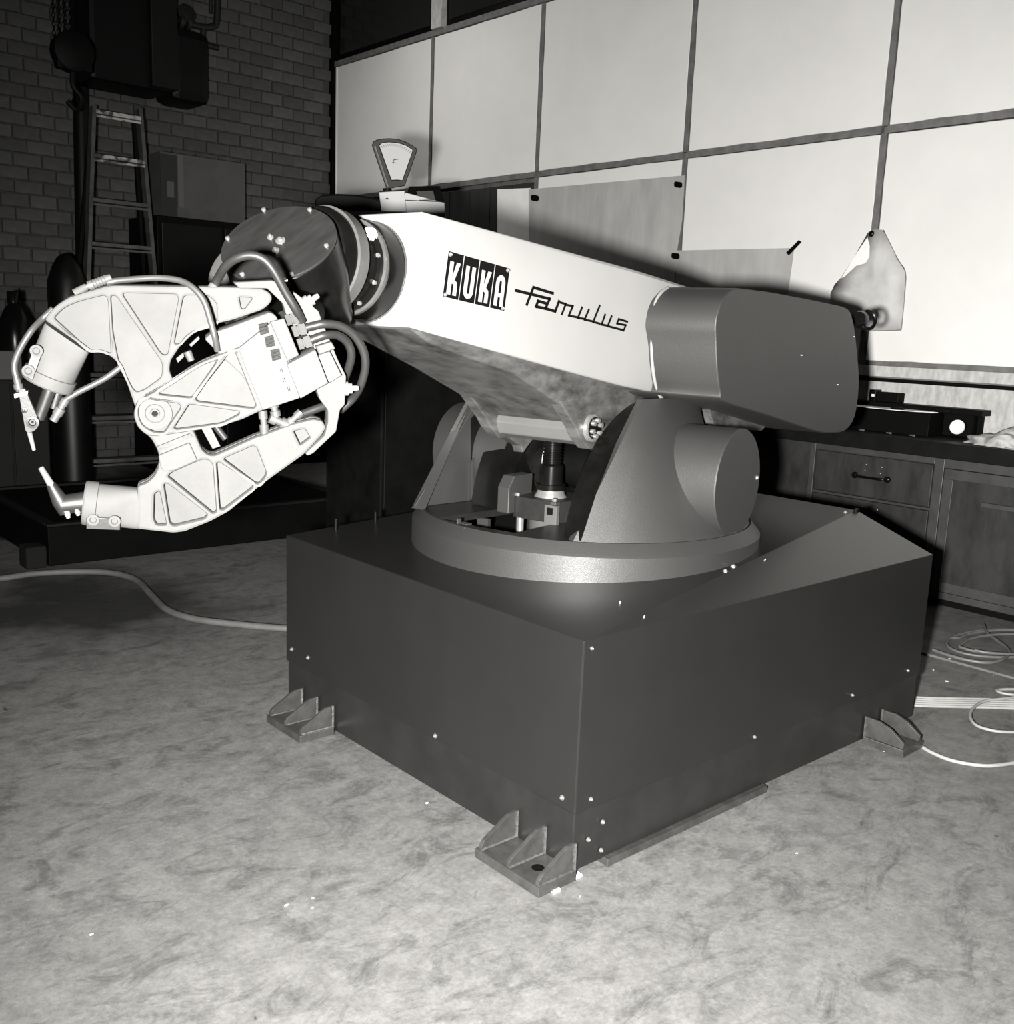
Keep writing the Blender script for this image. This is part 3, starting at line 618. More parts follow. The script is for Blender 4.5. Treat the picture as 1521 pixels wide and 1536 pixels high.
for pl, bs in (([(54, 517), (67, 523), (52, 567), (38, 561)], ((55, 526), (43, 556))), ([(131, 771), (182, 773), (181, 790), (131, 788)], ((140, 779), (172, 781)))):
    bm = B(); plate(bm, G, [G.uv(*p) for p in pl], [], .006, .026, .001); cb = obj('clamp_plate', bm, ALUD, gun)
    for p in bs:
        c = G.px(*p, .026); q = B(); lathe(q, c, gn, [(0, 8.5*S_), (.006, 8.5*S_), (.0065, 5*S_), (.003, 4*S_), (.003, .0005)], 20); obj('socket_bolt', q, ALU, cb, True, 30)
# upper electrode holder
gcone('holder_rod', (76, 580), (58, 628), 9*S_, 8*S_, ALUD)
gcone('holder_rod', (88, 585), (80, 612), 7*S_, 7*S_, ALUD, w=-.045)
bm = B(); plate(bm, G, gu([(27, 583), (38, 582), (58, 628), (58, 640), (52, 646), (42, 650), (38, 645)], 0, r=.002), [], -.012, .004, .001); hb = obj('holder_bracket', bm, ALUD, gun)
for x, y, r_ in ((49, 633, 9), (37, 615, 4)):
    bm = B(); lathe(bm, G.px(x, y, .004), gn, [(0, r_*S_), (.005, r_*S_), (.0055, r_*.6*S_), (.002, r_*.45*S_), (.002, r_*.2*S_), (.006, .0004)], 20); obj('bracket_eye', bm, ALUD, hb, True, 30)
bm = B(); plate(bm, G, gu([(22, 590), (43, 586), (42, 591), (23, 596)], 0, r=.001), [], -.01, .01); obj('bracket_tab', bm, STEEL, hb)
gcone('electrode_tip', (44, 648), (51, 675), 3.5*S_, 2.6*S_, STEEL, w=-.006)
# lower electrode holder
gcone('electrode_tip', (61, 701), (79, 731), 4*S_, 5.5*S_, STEEL, w=-.01)
a, b, c = G.px(76, 726, -.012), G.px(100, 768, -.012), G.px(128, 753, -.015)
bm = B(); lathe(bm, a, b-a, [(0, 6.5*S_), ((b-a).length*.6, 12*S_), ((b-a).length, 11*S_)], 24); cyl(bm, G.px(92, 757, -.013), c, 14*S_, 16*S_, 24); obj('lower_holder', bm, ALUD, gun, True, 50)
for x, y in ((102, 774), (117, 770)):
    bm = B(); lathe(bm, G.px(x-2, y-8, .0), G.px(x, y, .0)-G.px(x-2, y-8, .0), [(0, .006), (.011, .006), (.0115, .0045), (.016, .0045)], 10); obj('holder_bolt', bm, STEEL, gun)
# pivot lever and actuator body
lv = [(201, 619), (204, 603), (213, 594), (238, 580), (262, 565), (285, 549), (305, 538), (330, 528), (351, 520), (380, 509), (418, 500), (432, 536), (446, 592), (406, 607), (390, 612), (362, 625), (330, 635), (300, 640), (262, 646), (235, 650), (220, 648), (207, 636)]
VH = [gu([(218, 830), (260, 792), (600, 838), (628, 860), (625, 890), (470, 1120), (440, 1135), (350, 1130), (240, 1060), (200, 970), (200, 890)], 0, r=.008, **Cc),
      gu([(405, 722), (560, 620), (720, 520), (850, 450), (985, 395), (990, 420), (745, 775), (700, 775), (420, 745)], 0, r=.006, **Cc),
      gu([(775, 775), (1125, 330), (1150, 305), (1185, 315), (1400, 855), (1385, 885), (1310, 880), (800, 815)], 0, r=.007, **Cc),
      gu([(560, 1090), (715, 850), (760, 850), (1230, 920), (1225, 950), (1050, 1040), (590, 1100)], 0, r=.007, **Cc)]
cast('pivot_lever', rpoly([G.uv(*p) for p in lv], .008, 3), VH, .002, .036, .35, .006)
p = G.px(232.5, 619.5, .018); bm = B(); lathe(bm, p, gn, [(0, .034), (.006, .034), (.0065, .020), (.004, .018), (.004, .010), (.009, .0095), (.009, .0065), (.001, .0055)], 36, caps=False); pv = obj('pivot_boss', bm, ALU, gun, True, 30)
bm = B(); lathe(bm, p, gn, [(0, .0065), (.002, .0065)], 20); obj('pivot_hole', bm, BLK, pv)
bm = B(); plate(bm, G, gu([(306, 506), (318, 497), (345, 488), (385, 473), (404, 466), (413, 472), (425, 500), (442, 560), (440, 592), (392, 607), (362, 560), (330, 530)], 0, r=.006), [], -.04, .028, .003)
obj('actuator_body', bm, ALU, gun, True, 40)
bm = B(); plate(bm, G, gu([(356, 519), (405, 480), (424, 474), (444, 530), (428, 536), (447, 592), (392, 610), (372, 562)], 0, r=.003), [], .028, .042, .002); obj('actuator_cover', bm, ALU, gun, True, 40)
bm = B(); plate(bm, G, gu([(402, 479), (423, 474), (445, 528), (428, 537)], 0, r=.001), [], .042, .052, .002); obj('manifold_strip', bm, ALU, gun, True, 40)
bm = B(); plate(bm, G, gu([(427, 542), (469, 520), (488, 569), (447, 592)], 0, r=.002), [], -.02, .050, .002); obj('valve_block', bm, ALU, gun, True, 40)
for k, (x, y) in enumerate(((394, 494), (403, 513), (412, 533))):
    bm = B()
    for j in range(3):
        q0, q1 = G.px(x-6+j*1.0, y-5+j*5.5, .043), G.px(x+7+j*1.0, y-8+j*5.5, .043); tube(bm, [q0, q1], .0036, 8, 0)
    obj('spring_detail', bm, ALUD, gun, True)
for x, y in ((421, 556), (425, 570), (432, 583)):
    bm = B(); tube(bm, [G.px(x, y-3, .043), G.px(x+2, y+3, .043)], .0022, 6, 0); obj('dowel_mark', bm, ALUD, gun)
# hose fittings
for x, y, dx, dy in ((437, 478, 16, -5), (447, 495, 16, -5), (455, 514, 16, -5)):
    a, b = G.px(x-8, y+3, .03), G.px(x+dx-5, y+dy+2, .03); bm = B(); L_ = (b-a).length
    lathe(bm, a, b-a, [(0, .013), (L_*.35, .013), (L_*.36, .0105), (L_*.5, .0105), (L_*.51, .014), (L_, .014)], 6); obj('hex_fitting', bm, SILVER, gun)
# rear mounting bracket
mb = [(349, 423), (409, 420), (416, 425), (434, 454), (440, 437), (456, 449), (477, 466), (484, 486), (494, 510), (506, 539), (518, 563), (516, 606), (509, 613), (503, 646), (469, 678), (461, 682), (457, 679), (486, 652), (491, 632), (491, 614), (478, 597), (474, 583), (470, 520), (455, 494), (443, 494), (428, 470), (424, 455), (400, 432), (359, 432)]
bm = B(); plate(bm, G, rpoly([G.uv(*p) for p in mb], .003, 2), [], -.045, .012, .002); obj('mounting_bracket', bm, ALU, gun, True, 40)
bm = B(); plate(bm, G, gu([(474, 530), (492, 524), (510, 560), (490, 572)], 0, r=.001), [], .012, .030, .002); obj('bracket_block', bm, SILVER, gun)
bm = B(); plate(bm, G, gu([(471, 517), (494, 510), (500, 520), (476, 529)], 0, r=.001), [], .012, .034, .002); obj('bracket_block', bm, ALU, gun)
for a_, b_ in (((458, 456), (478, 443)), ((515, 583), (538, 582))):
    a, b = G.px(*a_, .0), G.px(*b_, .0); bm = B(); L_ = (b-a).length
    lathe(bm, a, b-a, [(0, .016), (L_*.3, .016), (L_*.31, .012), (L_*.55, .012), (L_*.56, .006), (L_*.8, .0065), (L_, .005)], 12); obj('mounting_bolt', bm, STEEL, gun, True, 40)
# arm that carries the gun from the wrist head
a, b = hc-hn*.17, G.px(440, 500, -.075); bm = B(); cyl(bm, a, b, .075, .055, 32); obj('tool_adapter', bm, DARK, rb, True, 40)
# fittings and pins in the slots
gcone('pin', (324, 640), (338, 658), 5*S_, 5*S_, ALUD, w=.0); gcone('pin', (281, 527), (287, 541), 6*S_, 5*S_, SILVER, w=-.01)
bm = B(); plate(bm, G, gu([(301, 642), (314, 638), (331, 671), (319, 675)], 0), [], -.03, -.01, .001); obj('link_bar', bm, ALU, gun)
for pts in ([(284, 520), (298, 507), (300, 511), (287, 523)], [(264, 541), (275, 532), (276, 538), (267, 547)]):
    bm = B(); plate(bm, G, gu(pts, 0), [], -.04, -.03); obj('guide_bar', bm, ALU, gun)
for p0, p1, r_ in (((394, 616), (397, 650), 7), ((410, 604), (414, 624), 8), ((405, 626), (432, 638), 9), ((432, 636), (452, 618), 7)):
    gcone('pipe_fitting', p0, p1, r_*S_, r_*S_, SILVER, w=-.012, prof=[(0, r_*S_), (.35, r_*S_), (.36, r_*.7*S_), (.6, r_*.7*S_), (.61, r_*S_), (1, r_*S_)], seg=12)
# hoses
def hose(pts, r, mt, name='hose', w=None):
    bm = B(); tube(bm, [G.px(p[0], p[1], p[2]) for p in pts], r*S_, 12, 8); return obj(name, bm, mt, gun, True, 60)
hose([(319, 434, -.02), (327, 418, -.01), (338, 400, .02), (354, 388, .04), (375, 383, .05), (395, 389, .055), (411, 407, .055), (428, 438, .05), (443, 463, .045), (453, 482, .03)], 6.5, RUBBER)
hose([(160, 424, -.02), (176, 421, -.02), (210, 418, -.01), (240, 417, .0), (270, 421, .015), (290, 432, .03), (306, 452, .04), (316, 482, .045), (322, 505, .045), (326, 526, .035)], 4.5, HOSEL)
hose([(80, 463, -.05), (64, 478, -.05), (48, 495, -.03), (33, 518, -.02), (23, 540, -.01), (22, 556, -.005), (26, 572, -.004)], 4.6, HOSEL)
hose([(182, 550, -.03), (160, 566, -.03), (140, 577, -.03), (118, 588, -.03), (98, 600, -.03)], 4.5, HOSEL)
hose([(458, 492, .03), (470, 489, .03), (486, 486, .03), (510, 489, .02), (531, 503, .01), (545, 526, .0), (548, 550, -.01), (541, 578, -.03), (529, 598, -.06), (510, 616, -.07)], 6.5, RUBBER)
hose([(463, 512, .03), (472, 508, .03), (488, 503, .03), (506, 503, .015), (521, 514, .0), (527, 532, -.01), (523, 552, -.03), (514, 575, -.06)], 6.5, RUBBER)
hose([(512, 598, -.06), (496, 606, -.04), (478, 612, -.03), (462, 618, -.025), (446, 624, -.02)], 6.5, RUBBER)
gcone('barbed_connector', (128, 431), (167, 416), 0, 0, SILVER, w=-.02, seg=16, prof=[(0, 4*S_), (.12, 4*S_), (.13, 7*S_), (.30, 7*S_), (.31, 6*S_)]+sum([[(.34+i*.11, 7*S_), (.42+i*.11, 6*S_)] for i in range(5)], [])+[(1, 5*S_)])
gcone('barbed_connector', (112, 440), (130, 430), 6*S_, 5*S_, ALU, w=-.02)
gcone('hose_connector', (25, 568), (29, 587), 0, 0, SILVER, w=-.004, seg=12, prof=[(0, 5*S_), (.4, 5*S_), (.41, 6.5*S_), (.8, 6.5*S_), (.81, 4.5*S_), (1, 4.5*S_)])
gcone('hose_connector', (99, 599), (80, 631), 0, 0, SILVER, w=-.03, seg=12, prof=[(0, 6*S_), (.25, 6*S_), (.26, 5*S_), (.4, 5*S_), (.41, 7.5*S_), (.7, 7.5*S_), (.71, 6*S_), (1, 6*S_)])
gcone('hose_connector', (314, 440), (322, 427), 8*S_, 7*S_, ALU, w=-.015)
# embossed mark on the jaw: a run of tiny raised characters, unreadable in the photo
bm = B()
for i in range(16):
    t = i/15; x, y = 188+t*30, 492+t*100
    M = Matrix.Translation(G.px(x, y, -.0165)); q = G.px(x, y, -.0165)
    tube(bm, [q, q+G.X*.006*(1 if i % 3 else -1)+G.Y*.002], .0008, 5, 0); tube(bm, [q-G.X*.003, q-G.X*.003+G.Y*.004], .0008, 5, 0)
obj('embossed_mark', bm, ALU, gun)

# ================================================================== BENCH ALONG THE PANEL WALL
XB = 3.727; BZ = .942
bn = thing('workbench', 'dark stained wooden workbench with drawers along the white panel wall', 'workbench', (4.0, .2, 0))
obj('worktop', box(B(), (XB-.005, -3.6, .853), (4.30, 2.75, BZ)), BTOP, bn, bevel=.004)
obj('carcass', box(B(), (XB+.05, -3.6, .07), (4.29, 2.74, BZ-.090)), BENCHM, bn)
obj('plinth', box(B(), (XB+.08, -3.6, 0), (4.2, 2.7, .069)), BLK, bn)
for y0, y1 in ((1.655, 1.69), (.835, .892), (-.32, -.26), (-1.4, -1.34), (-2.5, -2.44)):
    obj('stile', box(B(), (XB+.02, y0, .05), (XB+.05, y1, BZ-.090)), BENCHF, bn, bevel=.003)
for y0, y1, z0, z1 in ((.892, 1.655, .815, BZ-.090), (.892, 1.655, .545, .560), (.892, 1.655, .05, .085), (-.26, .835, .80, BZ-.090), (-.26, .835, .05, .09), (-1.34, -.32, .80, BZ-.090)):
    obj('front_rail', box(B(), (XB+.021, y0, z0), (XB+.05, y1, z1)), BENCHF, bn, bevel=.003)
for z0, z1 in ((.564, .810), (.320, .541), (.09, .315)):
    dr = obj('drawer', box(B(), (XB+.026, .900, z0), (XB+.05, 1.648, z1)), BENCHM, bn, bevel=.004)
    bm = B(); zc = z0+(z1-z0)*.5
    tube(bm, [V((XB+.020, 1.375, zc)), V((XB-.012, 1.36, zc)), V((XB-.018, 1.27, zc)), V((XB-.012, 1.18, zc)), V((XB+.020, 1.165, zc))], .008, 8, 5)
    for y in (1.375, 1.165): lathe(bm, V((XB+.026, y, zc)), V((-1, 0, 0)), [(0, .020), (.008, .020), (.016, .011)], 14)
    obj('handle', bm, BLACK, dr, True, 50)
    for y, z in ((1.31, .072), (1.21, .068), (1.315, .035), (1.215, .030)): screw(V((XB+.026, y, zc+z)), (-1, 0, 0), .003, dr)
dd = obj('door', box(B(), (XB+.026, -.255, .093), (XB+.05, .830, .797)), BENCHM, bn, bevel=.003)
for lo, hi in (((-.255, .74, 0), (.830, .797, 0)), ((-.255, .093, 0), (.830, .15, 0)), ((.775, .15, 0), (.830, .74, 0)), ((-.255, .15, 0), (-.2, .74, 0))):
    obj('door_frame', box(B(), (XB+.018, lo[0], lo[1]), (XB+.027, hi[0], hi[1])), BENCHF, dd, bevel=.002)
obj('door_ledge', box(B(), (XB+.004, -.2, .612), (XB+.027, .60, .640)), BENCHF, dd, bevel=.003)
obj('door', box(B(), (XB+.026, -1.335, .093), (XB+.05, -.325, .797)), BENCHM, bn, bevel=.003)
# things on the bench
def yz(x, y, X): q = on(x, y, 'x', X); return q.y, q.z
cs = thing('instrument_case', 'black flat case with white papers on top at the back of the bench', 'case', (4.08, 1.55, BZ))
y1, z1 = yz(1395, 622, 3.98)
obj('body', box(B(), (3.98, y1, BZ+.001), (4.16, y1+.62, z1)), BLK, cs, bevel=.003)
obj('lid', box(B(), (3.985, y1+.002, z1+.001), (4.155, y1+.61, z1+.006)), DARK, cs)
y2, z2 = yz(1478, 616, 4.20)
tr_ = thing('tray', 'long dark shallow tray behind the flat black case', 'tray', (4.22, 1.3, BZ))
obj('pan', box(B(), (4.175, y2, z2-.035), (4.285, 2.2, z2)), DARK, tr_, bevel=.003)
obj('under_tray_shade', box(B(), (4.255, y2+.03, BZ+.001), (4.275, 2.19, z2-.034)), BLK, tr_)  # added dark sheet that imitates the shade under the tray
for y in (y2+.06, 2.1): obj('leg', box(B(), (4.19, y, BZ+.0), (4.27, y+.03, z2-.034)), BLK, tr_)
bm = B(); prism(bm, [V((x, y, z1+.0065)) for x, y in ((3.99, y1+.58), (3.985, y1+.22), (4.03, y1+.10), (4.10, y1+.01), (4.15, y1+.05), (4.15, y1+.60))], V((0, 0, .003)))
tag(obj('paper_sheet', bm, PAPER), 'white paper sheets lying on the flat black case on the bench', 'paper')
y3, z3 = yz(1352, 590, 4.22); y4, _ = yz(1318, 590, 4.22)
sb = thing('small_box', 'small black box with white label standing at the back of the bench', 'box', (4.23, (y3+y4)/2, z2))
obj('body', box(B(), (4.19, y3, z2+.001), (4.27, y4, z3)), BLK, sb, bevel=.006)
obj('cap', box(B(), (4.19, y4+.003, z2+.001), (4.26, y4+.05, z3+.012)), BLACK, sb, bevel=.004)
obj('label_patch', box(B(), (4.186, y4+.01, z2+.030), (4.189, y4+.03, z2+.045)), PAPER, sb)
bm = B(); q = V((4.02, y1+.27, z1+.016)); lathe(bm, q, V((.15, -1, 0)), [(0, .006), (.01, .008), (.07, .008), (.085, .004)], 10)
tag(obj('screwdriver', bm, BLACK, None, True, 40), 'short black handled tool lying on the papers on the black case', 'tool')
bm = B(); q = V((4.12, y1-.02+.06, z1+.014)); lathe(bm, q, V((.1, -1, .05)), [(0, .006), (.02, .012), (.05, .011), (.09, .006)], 10)
tag(obj('marker_pen', bm, DARK, None, True, 40), 'dark marker at the right end of the flat black case', 'pen')
c = on(1437, 641, 'x', 3.98); c.z = max(c.z, BZ+.043)
bm = B(); dd_ = (CAM-c); dd_.z = 0; dd_ = dd_.normalized()*.9+V((0, .25, .15)); lathe(bm, c-dd_.normalized()*.02, dd_, [(0, .012), (.01, .030), (.03, .042), (.035, .042), (.030, .038), (.012, .028), (.004, .010)], 28)
bm2 = bm; tag(obj('white_bowl', bm2, PAPER, None, True, 60), 'small white round cup tipped on its side on the bench', 'cup')
# crumpled cloth
bm = B(); bmesh.ops.create_icosphere(bm, subdivisions=4, radius=1)
from mathutils import noise as mn
for v_ in bm.verts:
    p = v_.co.copy(); k = 1+.35*mn.noise(p*1.7)+.22*mn.noise(p*4.3)+.08*mn.noise(p*10); v_.co = V((p.x*.12*k, p.y*.20*k, max(-.0, (p.z+.15)*.070*k*(1.2-.4*abs(p.y)))))
c = on(1500, 668, 'x', 3.88); bmesh.ops.translate(bm, verts=bm.verts, vec=V((3.90, c.y-.03, BZ+.002)))
tag(obj('rag', bm, CLOTH, None, True, 60), 'crumpled pale cloth rag at the right end of the bench', 'rag')
bm = B(); tube(bm, [V((*q, BZ+.006)) for q in ((3.78, .40), (3.80, .46), (3.77, .52), (3.745, .50), (3.742, .42), (3.76, .30), (3.80, .15))], .004, 6, 5)
tag(obj('wire', bm, CABLE, None, True, 60), 'loop of pale wire on the bench in front of the rag', 'wire')
for k, (x, y) in enumerate(((1296, 643), (1337, 646), (1372, 652))):
    q = on(x, y, 'x', 3.90); bm = B(); lathe(bm, V((3.90, q.y, BZ+.006)), V((.3, 1, 0)), [(0, .006), (.012, .006), (.013, .004), (.035, .004)], 8)
    tag(obj('bolt', bm, STEEL, None, True, 40), ('leftmost of three loose steel bolts before the black case', 'middle one of three loose steel bolts before the black case', 'rightmost of three loose steel bolts before the black case')[k], 'bolt', 'loose bolts on the bench')

# ================================================================== ON THE PANEL WALL
def wpoly(name, pts, X, th, mt, label, cat, group=None, parent=None):
    bm = B(); prism(bm, [on(x, y, 'x', X) for x, y in pts], V((th, 0, 0))); o = obj(name, bm, mt, parent)
    return tag(o, label, cat, group) if label else o
XP = XW-.022
wpoly('paper_sheet', [(746, 284), (796, 282), (800, 430), (746, 400)], XP, .003, PAPER, 'small white paper strip pinned left of the large tracing sheet', 'paper')
wpoly('tracing_sheet', [(793, 284), (1027, 263), (1023, 330), (1014, 384), (1010, 480), (960, 480), (793, 450)], XP-.006, .003, TRACE, 'large creased grey tracing sheet taped on the panel wall', 'paper')
wpoly('tracing_sheet', [(1004, 376), (1191, 372), (1181, 446), (1176, 530), (1000, 520)], XP-.002, .003, TRACE, 'smaller grey tracing sheet hanging low behind the robot arm', 'paper')
for k, (x, y) in enumerate(((802, 297), (1017, 277), (1013, 384))):
    wpoly('tape_piece', [(x-6, y-3), (x-4, y-5), (x+4, y-4), (x+6, y-2), (x+6, y+3), (x+3, y+5), (x-4, y+4), (x-6, y+2)], XP-.010, .003, DARK, ('dark tape piece at the upper left of the large tracing sheet', 'dark tape piece at the upper right of the large tracing sheet', 'dark tape piece at the lower right of the large tracing sheet')[k], 'tape', 'tape on the tracing sheets')
wpoly('black_tape', [(1179, 379), (1198, 360), (1202, 363), (1183, 383)], XP-.008, .004, BLK, 'slanting black tape strip at the corner of the low tracing sheet', 'tape')
ap = thing('plastic_apron', 'pale translucent plastic apron hanging from a hook on the white panels', 'apron', tuple(on(1310, 350, 'x', XP-.01)))
bm = B(); AP = [(1302, 349), (1312, 344), (1325, 345), (1336, 368), (1346, 388), (1358, 408), (1357, 440), (1353, 478), (1351, 495), (1300, 496), (1245, 480), (1246, 440), (1252, 427), (1262, 416), (1280, 388)]
ctr_ = on(1308, 440, 'x', XP-.035); vs = [bm.verts.new(on(x, y, 'x', XP-.012-.012*(i % 2))) for i, (x, y) in enumerate(AP)]; v0 = bm.verts.new(ctr_)
mid = [bm.verts.new(v_.co.lerp(ctr_, .5)+V((-.006-.010*((i*7) % 3), 0, 0))) for i, v_ in enumerate(vs)]
for i in range(len(vs)):
    j = (i+1) % len(vs); bm.faces.new((vs[i], vs[j], mid[j], mid[i])); bm.faces.new((mid[i], mid[j], v0))
so = obj('sheet', bm, PLASTIC, ap, True, 80); md = so.modifiers.new('thick', 'SOLIDIFY'); md.thickness = .002
wpoly('fold', [(1301, 356), (1307, 378), (1300, 392), (1284, 408), (1262, 417), (1282, 384)], XP-.030, .003, PAPER, None, None, None, ap)
bm = B(); tube(bm, [on(x, y, 'x', XP-.014) for x, y in ((1325, 345), (1346, 388), (1358, 408), (1357, 440), (1352, 494))], .003, 6, 3); obj('hem', bm, CABLED, ap, True)
bm = B(); tube(bm, [on(x, y, 'x', XP-.014) for x, y in ((1352, 495), (1325, 496), (1300, 496))], .003, 6, 3); obj('hem', bm, CABLED, ap, True)
bm = B(); lathe(bm, on(1309, 351, 'x', XP-.012), V((-1, 0, 0)), [(-.01, .02), (.02, .02), (.028, .012)], 18); obj('hook', bm, BLACK, ap, True, 50)

# ================================================================== FLOOR CABLES AT THE RIGHT
def fcable(name, pts, r, mt, label, cat='cable', group=None):
    bm = B(); 
    for pp in (pts if isinstance(pts[0], list) else [pts]):
        tube(bm, [on(x, y, 'z', r+(pp.index((x, y)) % 3)*.002) for x, y in pp], r, 8, 6)
    return tag(obj(name, bm, mt, None, True, 60), label, cat, group)
mt_ = obj('floor_mat', box(B(), (2.80, -1.5, 0), (3.66, .74, .012)), mat('dark_floor_mat', .10, .8, 0, .5, 8), None, bevel=.003)
tag(mt_, 'dark worn floor mat lying along the foot of the bench', 'mat')
def coil(cx, cy, rx, ry, a0, a1, n=22): return [(cx+rx*math.cos(math.radians(a0+(a1-a0)*i/n)), cy+ry*math.sin(math.radians(a0+(a1-a0)*i/n))) for i in range(n+1)]
def lift(pts, h, r, mt, name, label, group=None):
    bm = B(); tube(bm, [on(x, y, 'z', h+i*.0004) for i, (x, y) in enumerate(pts)], r, 8, 4); return tag(obj(name, bm, mt, None, True, 60), label, 'cable', group)
bm = B()
for h, r, pts in ((.020, .007, coil(1505, 965, 85, 21, 200, 560, 30)+coil(1512, 963, 78, 18, 200, 520, 26)+coil(1518, 966, 72, 15, 190, 500, 24)),
                  (.036, .008, [(1400, 975), (1420, 982), (1450, 990), (1480, 994), (1502, 990), (1514, 980), (1508, 970), (1492, 958), (1480, 948), (1475, 936)])):
    tube(bm, [on(x, y, 'z', h+i*.0004) for i, (x, y) in enumerate(pts)], r, 8, 4)
tag(obj('coiled_cable', bm, CABLED, None, True, 60), 'grey cable coiled in loose rings on the dark floor mat', 'cable')
bm = B()
for k in range(5):
    tube(bm, [on(x, y+k*3.0, 'z', .006) for x, y in ((1340, 1043), (1376, 1046.5), (1430, 1048), (1480, 1049), (1560, 1050+k*.6))], .0065, 8, 4)
tag(obj('cable_bundle', bm, CABLE, None, True, 60), 'flat bundle of pale cables running right from behind the robot', 'cable')
lift([(1570, 1034), (1521, 1046), (1480, 1051), (1462, 1060), (1455, 1073), (1463, 1087), (1485, 1095), (1510, 1098), (1570, 1098)], .026, .006, CABLE, 'cable_loop', 'pale cable loop lying over the flat cable bundle')
lift([(1384, 1121), (1398, 1129), (1425, 1140), (1460, 1147), (1495, 1148), (1560, 1138)], .006, .007, CABLE, 'loose_cable', 'single pale cable curving from the right foot plate')
lift([(1570, 1036), (1530, 1034), (1505, 1034), (1495, 1036), (1510, 1041), (1560, 1046)], .006, .006, CABLE, 'loose_cable', 'short pale cable bend at the right behind the loop')
# air hose on the floor at the left
bm = B(); tube(bm, [on(x, y, 'z', .018) for x, y in ((-60, 872), (0, 868), (60, 860), (150, 858), (200, 868), (225, 890), (250, 914), (290, 928), (350, 936), (432, 943), (520, 946))], .017, 10, 8)
tag(obj('air_hose', bm, mat('dusty_hose', .08, .7, 0, .3, 10), None, True, 60), 'long grey hose snaking over the floor left of the pedestal', 'hose')
# paint flecks on the floor
bm = B()
for x, y, s_ in ((137, 1402, .009), (430, 1358, .012), (470, 1347, .010), (468, 1362, .009), (1326, 1127, .008), (1195, 1280, .007), (870, 1345, .007), (640, 1205, .014), (1425, 988, .02), (1400, 1005, .010), (1420, 1022, .02), (1490, 1013, .006)):
    q = on(x, y, 'z', .002 if y > 1030 else .014); prism(bm, [q+V((s_*.55*math.cos(t)*random.uniform(.5, 1.2), s_*.6*math.sin(t)*random.uniform(.3, .7), 0)) for t in (0, 1.2, 2.4, 3.6, 5)], V((0, 0, .0015)))
o = tag(obj('floor_debris', bm, PAPER), 'scattered white flecks and scraps on the concrete floor', 'debris'); o['kind'] = 'stuff'

# ================================================================== CABINET WITH THE SCALE, BEHIND THE ROBOT
cb = thing('steel_cabinet', 'tall black steel cabinet behind the robot that carries the scale', 'cabinet', (1.05, 2.35, 0))
obj('body', box(B(), (.80, 2.12, 0), (1.36, 2.60, 1.945)), BLACK, cb, bevel=.006)
obj('door', box(B(), (.812, 2.105, .05), (1.348, 2.121, 1.93)), DARK, cb, bevel=.004)
q = on(681, 570, 'y', 2.10); obj('edge_strip', box(B(), (q.x-.003, 2.095, 1.18), (q.x+.003, 2.106, 1.42)), SILVER, cb)
sc = thing('weighing_scale', 'fan-dial weighing scale standing on the black cabinet before the panels', 'scale', (1.0, 2.3, 1.946))
SF = Frame(CAM+ray(600, 300)*4.62, -(ray(600, 300).normalized()+V((0, 0, .05))))
def sp(pts): return [SF.uv(460+x/3.8025, 160+y/3.8025) for x, y in pts]
so_ = sp([(372, 222), (378, 200), (400, 188), (440, 181), (480, 180), (520, 184), (570, 202), (605, 222), (630, 240), (624, 268), (560, 452), (455, 470)])
si_ = sp([(414, 222), (430, 208), (470, 204), (520, 208), (565, 222), (604, 247), (598, 268), (545, 420), (520, 416), (484, 418)])
bm = B(); plate(bm, SF, rpoly(so_, .004, 2), [rpoly(si_, .003, 2)], -.03, .012, .003); obj('dial_frame', bm, DARK, sc, True, 40)
bm = B(); plate(bm, SF, rpoly(so_, .004, 2), [], -.034, -.020); obj('dial_back', bm, DARK, sc)
bm = B(); plate(bm, SF, sp([(408, 215), (470, 198), (530, 204), (612, 245), (550, 432), (478, 432)]), [], -.019, -.014); DF = mat('dial_face_enamel', .045, .5, 0, .1, 6); df = obj('dial_face', bm, DF, sc)
bm = B()
for i in range(15):
    t = i/14; x, y = 425+t*170, 232-30*math.sin(math.pi*min(1, t*.9+.1))+t*22
    a, b = SF.px(460+x/3.8025, 160+y/3.8025, -.0125), SF.px(460+(x+(505-x)*.09)/3.8025, 160+(y+(330-y)*.11)/3.8025, -.0125); tube(bm, [a, b], .0008, 4, 0)
for p0, p1 in (((490, 305), (528, 298)), ((488, 318), (512, 322)), ((500, 296), (494, 326))):
    tube(bm, [SF.px(460+p[0]/3.8025, 160+p[1]/3.8025, -.0125) for p in (p0, p1)], .0012, 4, 0)
obj('dial_marks', bm, BLK, df)
bm = B(); tube(bm, [SF.px(460+x/3.8025, 160+y/3.8025, .008) for x, y in ((388, 225), (462, 455))], .006, 8, 0); obj('bright_edge', bm, SILVER, sc, True)
bm = B(); lathe(bm, SF.px(581, 283, -.01), EZ*-1, [(0, .02), (.02, .022), (.05, .024)], 20); obj('neck', bm, DARK, sc, True)
SBM = mat('scale_grey_enamel', .0055, .45, 0, .2, 6)
def sbx(pts, w0, w1): bm = B(); plate(bm, SF, sp(pts), [], w0, w1, .002); return bm
obj('housing', sbx([(412, 486), (560, 478), (575, 600), (425, 596)], -.08, .02), SBM, sc, True, 40)
obj('housing', sbx([(556, 486), (785, 545), (792, 640), (570, 620)], -.10, .035), SBM, sc, True, 40)
bm = B(); prism(bm, [SF.px(460+x/3.8025, 160+y/3.8025, w_) for x, y, w_ in ((560, 535, .036), (785, 545, .036), (760, 452, -.06), (585, 455, -.06))], SF.N*.004); obj('sloped_top', bm, DARK, sc)
